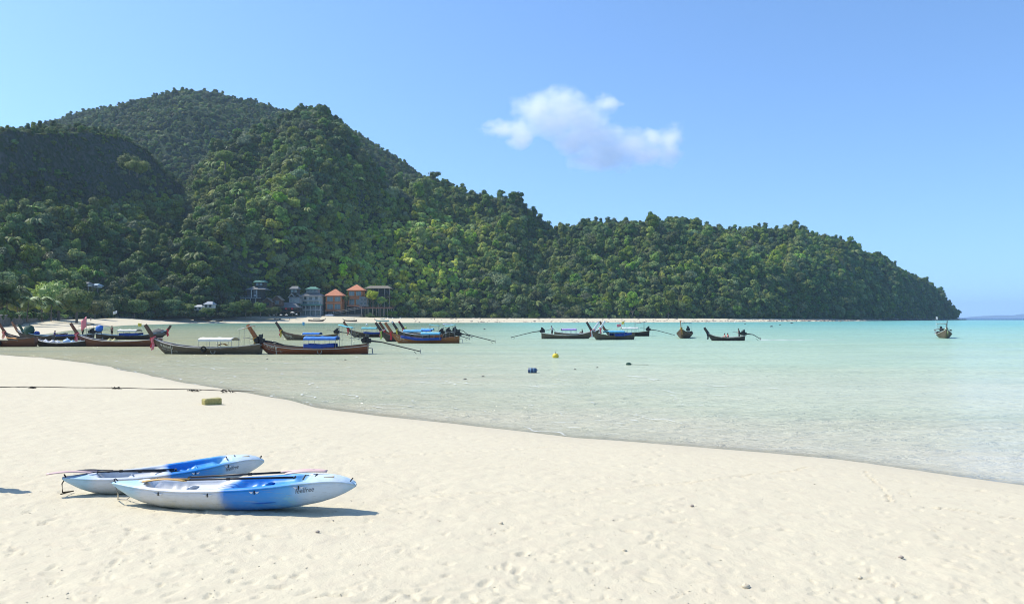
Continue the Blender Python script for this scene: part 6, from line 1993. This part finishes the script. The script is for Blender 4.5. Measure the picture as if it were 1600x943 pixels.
# coconut palms
FROND = M('palm_frond', (.10, .17, .05), .5, .35, 2.0, spec=.4)
FROND_B = M('bright_palm_frond', (.20, .30, .08), .5, .35, 2.0, spec=.4)
def palm(px, Y, top_y, r_, label, mat=FROND, seed=1, group=None, zb=2.6):
    g_ = random.Random(seed)
    base = wpt(px, Y, zb); top = CAM_H + (HORIZON - top_y) / FOC * Y - r_ * .35
    h = top - base.z
    e = empty('coconut_palm', base); tag(e, label, 'palm', group)
    lean = g_.uniform(-.8, .8)
    mb = MB(); mb.tube([(0, 0, -.5), (lean * .2, 0, h * .4), (lean, .1, h)], [.24, .16, .12], 8); mb.build('trunk', BARK, e, True)
    for k in range(17):
        a = k * 2.4 + g_.uniform(-.2, .2); up = g_.uniform(-.2, 1.1); ln = r_ * g_.uniform(.85, 1.15)
        mb = MB()
        pts = []
        for i in range(8):
            u = i / 7
            rr_ = ln * u * (1 - .12 * u); zz = ln * (up * u - (up * .75 + .55) * u * u)
            pts.append(Vector((lean + math.cos(a) * rr_, .1 + math.sin(a) * rr_, h + zz)))
        mb.tube(pts, [.05, .045, .04, .035, .03, .025, .02, .01], 4)
        side = Vector((-math.sin(a), math.cos(a), 0))
        for i in range(22):
            u = .12 + .86 * i / 21
            p0 = pts[min(6, int(u * 7))].lerp(pts[min(7, int(u * 7) + 1)], u * 7 - int(u * 7))
            w_ = ln * .30 * math.sin(math.pi * min(1, u * .92 + .1)) ** .7
            d = Vector((math.cos(a), math.sin(a), 0)) * w_ * .45
            for s_ in (-1, 1):
                q = p0 + side * s_ * w_ * .85 + d + Vector((0, 0, -w_ * .45))
                n_ = Vector((math.cos(a), math.sin(a), 0)) * ln * .030
                mb.add([p0 - n_, p0 + n_, q + n_ * .4, q - n_ * .4], [(0, 1, 2, 3)])
        mb.build('frond', mat, e)
    return e
palm(28, 258, 443, 5.4, 'tallest coconut palm at the left behind the sea wall', FROND, 1)
palm(42, 240, 458, 5.0, 'coconut palm with drooping pale fronds right of the tallest one', FROND_B, 2)
palm(66, 262, 459, 5.2, 'coconut palm with bright fronds, rightmost of the left palms', FROND_B, 3)
palm(12, 232, 462, 4.2, 'short coconut palm at the left edge', FROND, 4)
palm(80, 290, 466, 4.4, 'small coconut palm below the spreading dark tree', FROND, 5)

# shrubs along the sea wall and the back of the beach
sh_mat = leaf_mat('shrub_leaves', (.05, .085, .03), (.22, .28, .09))
for m_ in bushy: m_.materials.clear(); m_.materials.append(sh_mat)
g_ = random.Random(12)
def shrub(p, r_, tv, label, group):
    e = empty('shrub', p, g_.uniform(0, 6)); tag(e, label, 'shrub', group)
    c = link('foliage', bushy[g_.randrange(3)], None, e); c.scale = (r_, r_, r_ * g_.uniform(.8, 1.1)); c['tint'] = tv
    c.location = (0, 0, -.1 * r_)
    mb = MB()
    for q in range(3): mb.tube([(0, 0, -.2), (g_.uniform(-.3, .3) * r_, g_.uniform(-.3, .3) * r_, r_ * .7)], [.05, .02], 5)
    mb.build('stems', BARK, e)
for i in range(34):
    u = i / 33; px = -30 + 150 * u; Y = float(np.interp(px, [q[0] for q in wp], [q[1] for q in wp])) + 3 + g_.random() * 6
    wz = 'near its left end' if px < 10 else 'under the coconut palms' if px < 60 else 'near its right end'
    sv_ = g_.uniform(.2, .9)
    tn_ = 'bright' if sv_ > .55 else 'dull green'
    shrub(wpt(px, Y, 3.0), g_.uniform(1.4, 2.8), sv_, f'{tn_} leafy shrub growing over the sea wall {wz}', f'{tn_} shrubs on the sea wall {wz}')
for i in range(44):
    px = 120 + (i * 37 % 44) / 44 * 260; Y = float(np.interp(px, [120, 200, 300, 380], [415, 440, 462, 505]))
    shrub(wpt(px + g_.uniform(-3, 3), Y, float(np.interp(px, CAPX, CAPZ)) - .2), g_.uniform(1.6, 3.4), g_.uniform(0, .2), 'dark shrub at the back of the far beach ' + ('near the white flag' if px < 205 else 'below the cottages' if px < 300 else 'left of the dark house'), 'dark shrubs ' + ('near the white flag' if px < 205 else 'below the cottages' if px < 300 else 'left of the dark house'))
for i in range(26):
    px = 560 + i * 3.2 + g_.uniform(-2, 2)
    shrub(wpt(px, 553 + g_.uniform(0, 4), 2.2), g_.uniform(1.2, 2.6), g_.uniform(.2, .7), 'green shrub on the bank below the boardwalk', 'shrubs below the boardwalk')
# fence behind the beach
fe = empty('fence', wpt(120, 412, 2.3)); tag(fe, 'grey picket fence at the back of the left far beach', 'fence'); o0 = Vector(fe.location)
for i in range(34):
    u = i / 33; q = wpt(120 + 90 * u, 412 + 28 * u, 2.0) - o0
    mb = MB(); mb.box((q.x, q.y, .9), (.22, .1, 2.2)); mb.build('picket', WOOD_GREY, fe)
mb = MB()
for z in (.6, 1.5): mb.tube([wpt(120, 412, 0) - Vector((o0.x, o0.y, -z)), wpt(210, 440, 0) - Vector((o0.x, o0.y, -z))], .06, 4)
mb.build('fence_rail', WOOD_GREY, fe)

# skyline trees that stand clear of the canopy
def sky_tree(px, py, Y, h, r_, label, k=0, sparse=True):
    base = PD(px, py + 13, Y); base.z -= h * .70
    e = empty('emergent_tree', base, k); tag(e, label, 'tree')
    mb = MB(); mb.tube([(0, 0, 0), (.3, 0, h * .6), (.1, 0, h * .95)], [.45, .3, .12], 6); mb.build('trunk', BARK, e)
    g2 = random.Random(k + 3)
    for q in range(6):
        a = q * 1.05 + g2.random(); z = h * g2.uniform(.65, .9)
        mb = MB(); mb.tube([(0.2, 0, z), (math.cos(a) * r_ * .6, math.sin(a) * r_ * .6, z + h * .08), (math.cos(a) * r_ * .95, math.sin(a) * r_ * .95, z + h * .13)], [.14, .09, .04], 5); mb.build('limb', BARK, e)
    c = link('crown', crown_mesh('open_crown', 700 + k, 11, 700, .12, .55, .85, False), LEAF, e); c['tint'] = .12
    c.scale = (r_, r_, r_ * .7); c.location = (0, 0, h * .66)
sky_tree(676, 262, 842, 17, 8, 'broad flat crowned tree rising above the ridge saddle', 1)
sky_tree(741, 290, 850, 14, 2.4, 'thin pale snag like tree on the descending ridge', 2)
sky_tree(800, 320, 855, 15, 6, 'open crowned tree on the ridge above the gap', 3)
sky_tree(818, 322, 850, 14, 5, 'second open crowned tree right of the first above the gap', 4)
sky_tree(832, 345, 845, 13, 3.5, 'small bare branched tree at the foot of the ridge line', 5)
sky_tree(1078, 345, 925, 14, 5, 'round crowned tree breaking the headland skyline', 6)
sky_tree(1250, 348, 960, 14, 6, 'dark tree at the right shoulder of the headland', 7)
sky_tree(1380, 392, 1040, 14, 6, 'leaning flat crowned tree on the descending headland', 8)
sky_tree(1438, 425, 1110, 16, 6, 'flat topped tree near the headland end', 9)
sky_tree(1464, 442, 1150, 26, 6, 'tall lone tree standing out at the tip of the headland', 10)
sky_tree(925, 336, 880, 13, 5, 'tree rising over the left end of the headland skyline', 11)
sky_tree(500, 165, 840, 13, 5, 'dark tree on the top of the main hill', 12)

# boulders along the far shore
g = np.random.default_rng(31)
V = []; F = []
mb = MB(); gr = random.Random(8)
for i in range(900):
    px = 640 + 860 * gr.random() ** .8
    ysh = float(np.interp(px, [q[0] for q in far_px], [q[1] for q in far_px]))
    Yw = P(px, ysh).y; back = gr.random() ** 1.3
    Y = Yw + 2 + back * float(np.interp(px, [640, 1100, 1300, 1490], [32, 32, 26, 14]))
    q = wpt(px, Y, 0); z = ground_at(q.x, q.y) if i % 3 == 0 else .3 + back * 1.3
    s_ = gr.uniform(.2, .75) * (1.6 if px > 1250 else 1)
    mb.blob((q.x, q.y, z), (s_ * gr.uniform(.8, 1.8), s_, s_ * .6), 6, 4, .2, gr)
tag(mb.build('shore_rocks', STONE_L, None), 'reddish stones and boulders strewn along the far shore', kind='stuff')
for i in range(34):
    px = 1380 + 128 * i / 33
    ysh = float(np.interp(px, [q[0] for q in far_px], [q[1] for q in far_px])); Yw = P(px, ysh).y
    q = wpt(px, Yw + 3, .3); s_ = gr.uniform(1.2, 2.6) if px < 1498 else 1.4
    mb = MB(); mb.blob((0, 0, 0), (s_ * 1.5, s_, s_ * .8), 9, 6, .22, gr); o = mb.build('boulder', STONE, None); o.location = q
    tag(o, 'dark boulder at the water edge of the headland', 'boulder', 'dark boulders round the headland tip')

# ---------------------------------------------------------------- cloud
Yc = 3600.0
cc = PD(912, 210, Yc)
k = Yc / FOC
blobs = [(840, 170, 36, 18), (880, 163, 34, 17), (905, 188, 42, 22), (870, 190, 40, 18), (930, 215, 46, 20), (955, 235, 44, 22), (985, 228, 34, 18), (900, 220, 34, 14), (1047, 226, 17, 21), (940, 250, 40, 12), (1010, 240, 30, 12), (790, 197, 34, 7), (815, 212, 18, 12), (950, 160, 16, 8), (1025, 215, 14, 8)]
t = NT('cloud_vapour')
oc = t.obj()
wn_ = t.n('ShaderNodeTexNoise'); wn_.inputs['Scale'].default_value = .011; wn_.inputs['Detail'].default_value = 3; t.t.links.new(oc, wn_.inputs['Vector'])
wv = t.n('ShaderNodeVectorMath', operation='MULTIPLY_ADD'); t.t.links.new(wn_.outputs['Color'], wv.inputs[0]); wv.inputs[1].default_value = (170, 0, 100); wv.inputs[2].default_value = (-85, 0, -50)
wa = t.n('ShaderNodeVectorMath', operation='ADD'); t.t.links.new(oc, wa.inputs[0]); t.t.links.new(wv.outputs[0], wa.inputs[1])
acc = None
for (px, py, rx, ry) in blobs:
    rx *= 1.18; ry *= 1.45
    mp = t.n('ShaderNodeVectorMath', operation='SUBTRACT'); t.t.links.new(wa.outputs[0], mp.inputs[0]); mp.inputs[1].default_value = ((px - 912) * k, 0, (210 - py) * k)
    ms = t.n('ShaderNodeVectorMath', operation='MULTIPLY'); t.t.links.new(mp.outputs[0], ms.inputs[0]); ms.inputs[1].default_value = (1 / (rx * k), 1 / 90.0, 1 / (ry * k))
    ln = t.n('ShaderNodeVectorMath', operation='LENGTH'); t.t.links.new(ms.outputs[0], ln.inputs[0])
    d = t.math('SUBTRACT', 1.15, ln.outputs['Value'], clamp=True)
    acc = d if acc is None else t.math('MAXIMUM', acc, d)
nn = t.noise(t.mapping(oc, scale=(.7, 1, 1.25)), .014, 9, .68)
den = t.math('SUBTRACT', t.math('MULTIPLY_ADD', nn, 2.4, -1.2), t.math('MULTIPLY', acc, -1.15))
den = t.math('MULTIPLY', t.math('MAXIMUM', den, 0.0), t.math('GREATER_THAN', acc, 0.001))
pv = t.n('ShaderNodeVolumePrincipled'); pv.inputs['Color'].default_value = (1, 1, 1, 1); pv.inputs['Anisotropy'].default_value = .1
t.set(pv.inputs['Density'], t.math('MULTIPLY', den, .012))
t.t.links.new(pv.outputs[0], t.out.inputs['Volume'])
mb = MB(); mb.blob((0, 0, 0), (205 * k, 150, 92 * k), 24, 12)
o = mb.build('cloud', t.m, None, True); o.location = cc
tag(o, 'single ragged white cloud in the sky above the headland', 'cloud')

big_tree(384, 0, 503, 463, 5.5, 2, 'slim dark tree before the left corner of the dark house', .04)
big_tree(407, 0, 505, 468, 5.0, 0, 'dark tree half hiding the left brown hut', .04)
big_tree(432, 0, 509, 476, 4.5, 2, 'small dark tree left of the restaurant roof', .05)
big_tree(325, 0, 452, 478, 4.5, 1, 'small dark tree in front of the grey roofed cottage', .03)
# a few people on the far sand
person(place_far(142, 501.5), R(-60), 'person in a pale shirt standing on the left far beach near the sea wall', 'stand', SKIN, SHIRT_WHITE, SHORTS_DARK, 1.7)
person(place_far(135, 501.0), R(-100), 'dark clad person sitting on the left far beach beside the standing one', 'sit', SKIN, SHIRT_DARK, SHORTS_DARK, 1.7)
person(place_far(255, 499.5), R(-90), 'small figure walking on the far beach left of the black boat', 'stand', SKIN, SHIRT_DARK, SHORTS_DARK, 1.7)
person(place_far(452, 500.8), R(-80), 'small figure standing on the far beach right of the tiny boat', 'stand', SKIN, SHIRT_DARK, SHORTS_RED, 1.7)
person(place_far(679, 500.5), R(-90), 'small pale figure at the back of the far beach right of the pavilion', 'stand', SKIN_PALE, SHIRT_WHITE, SHORTS_DARK, 1.7)

# ---------------------------------------------------------------- haze
mb = MB()
mb.box((2000, 11000, 226), (38000, 24000, 462))
hz = mb.mesh('haze')
t = NT('haze_air')
pv = t.n('ShaderNodeVolumePrincipled')
pv.inputs['Color'].default_value = (0.55, 0.75, 1.0, 1)
pv.inputs['Density'].default_value = 0.000072
pv.inputs['Anisotropy'].default_value = 0.2
t.t.links.new(pv.outputs[0], t.out.inputs['Volume'])
tag(link('haze', hz, t.m), 'thin blue haze over the bay', kind='stuff')
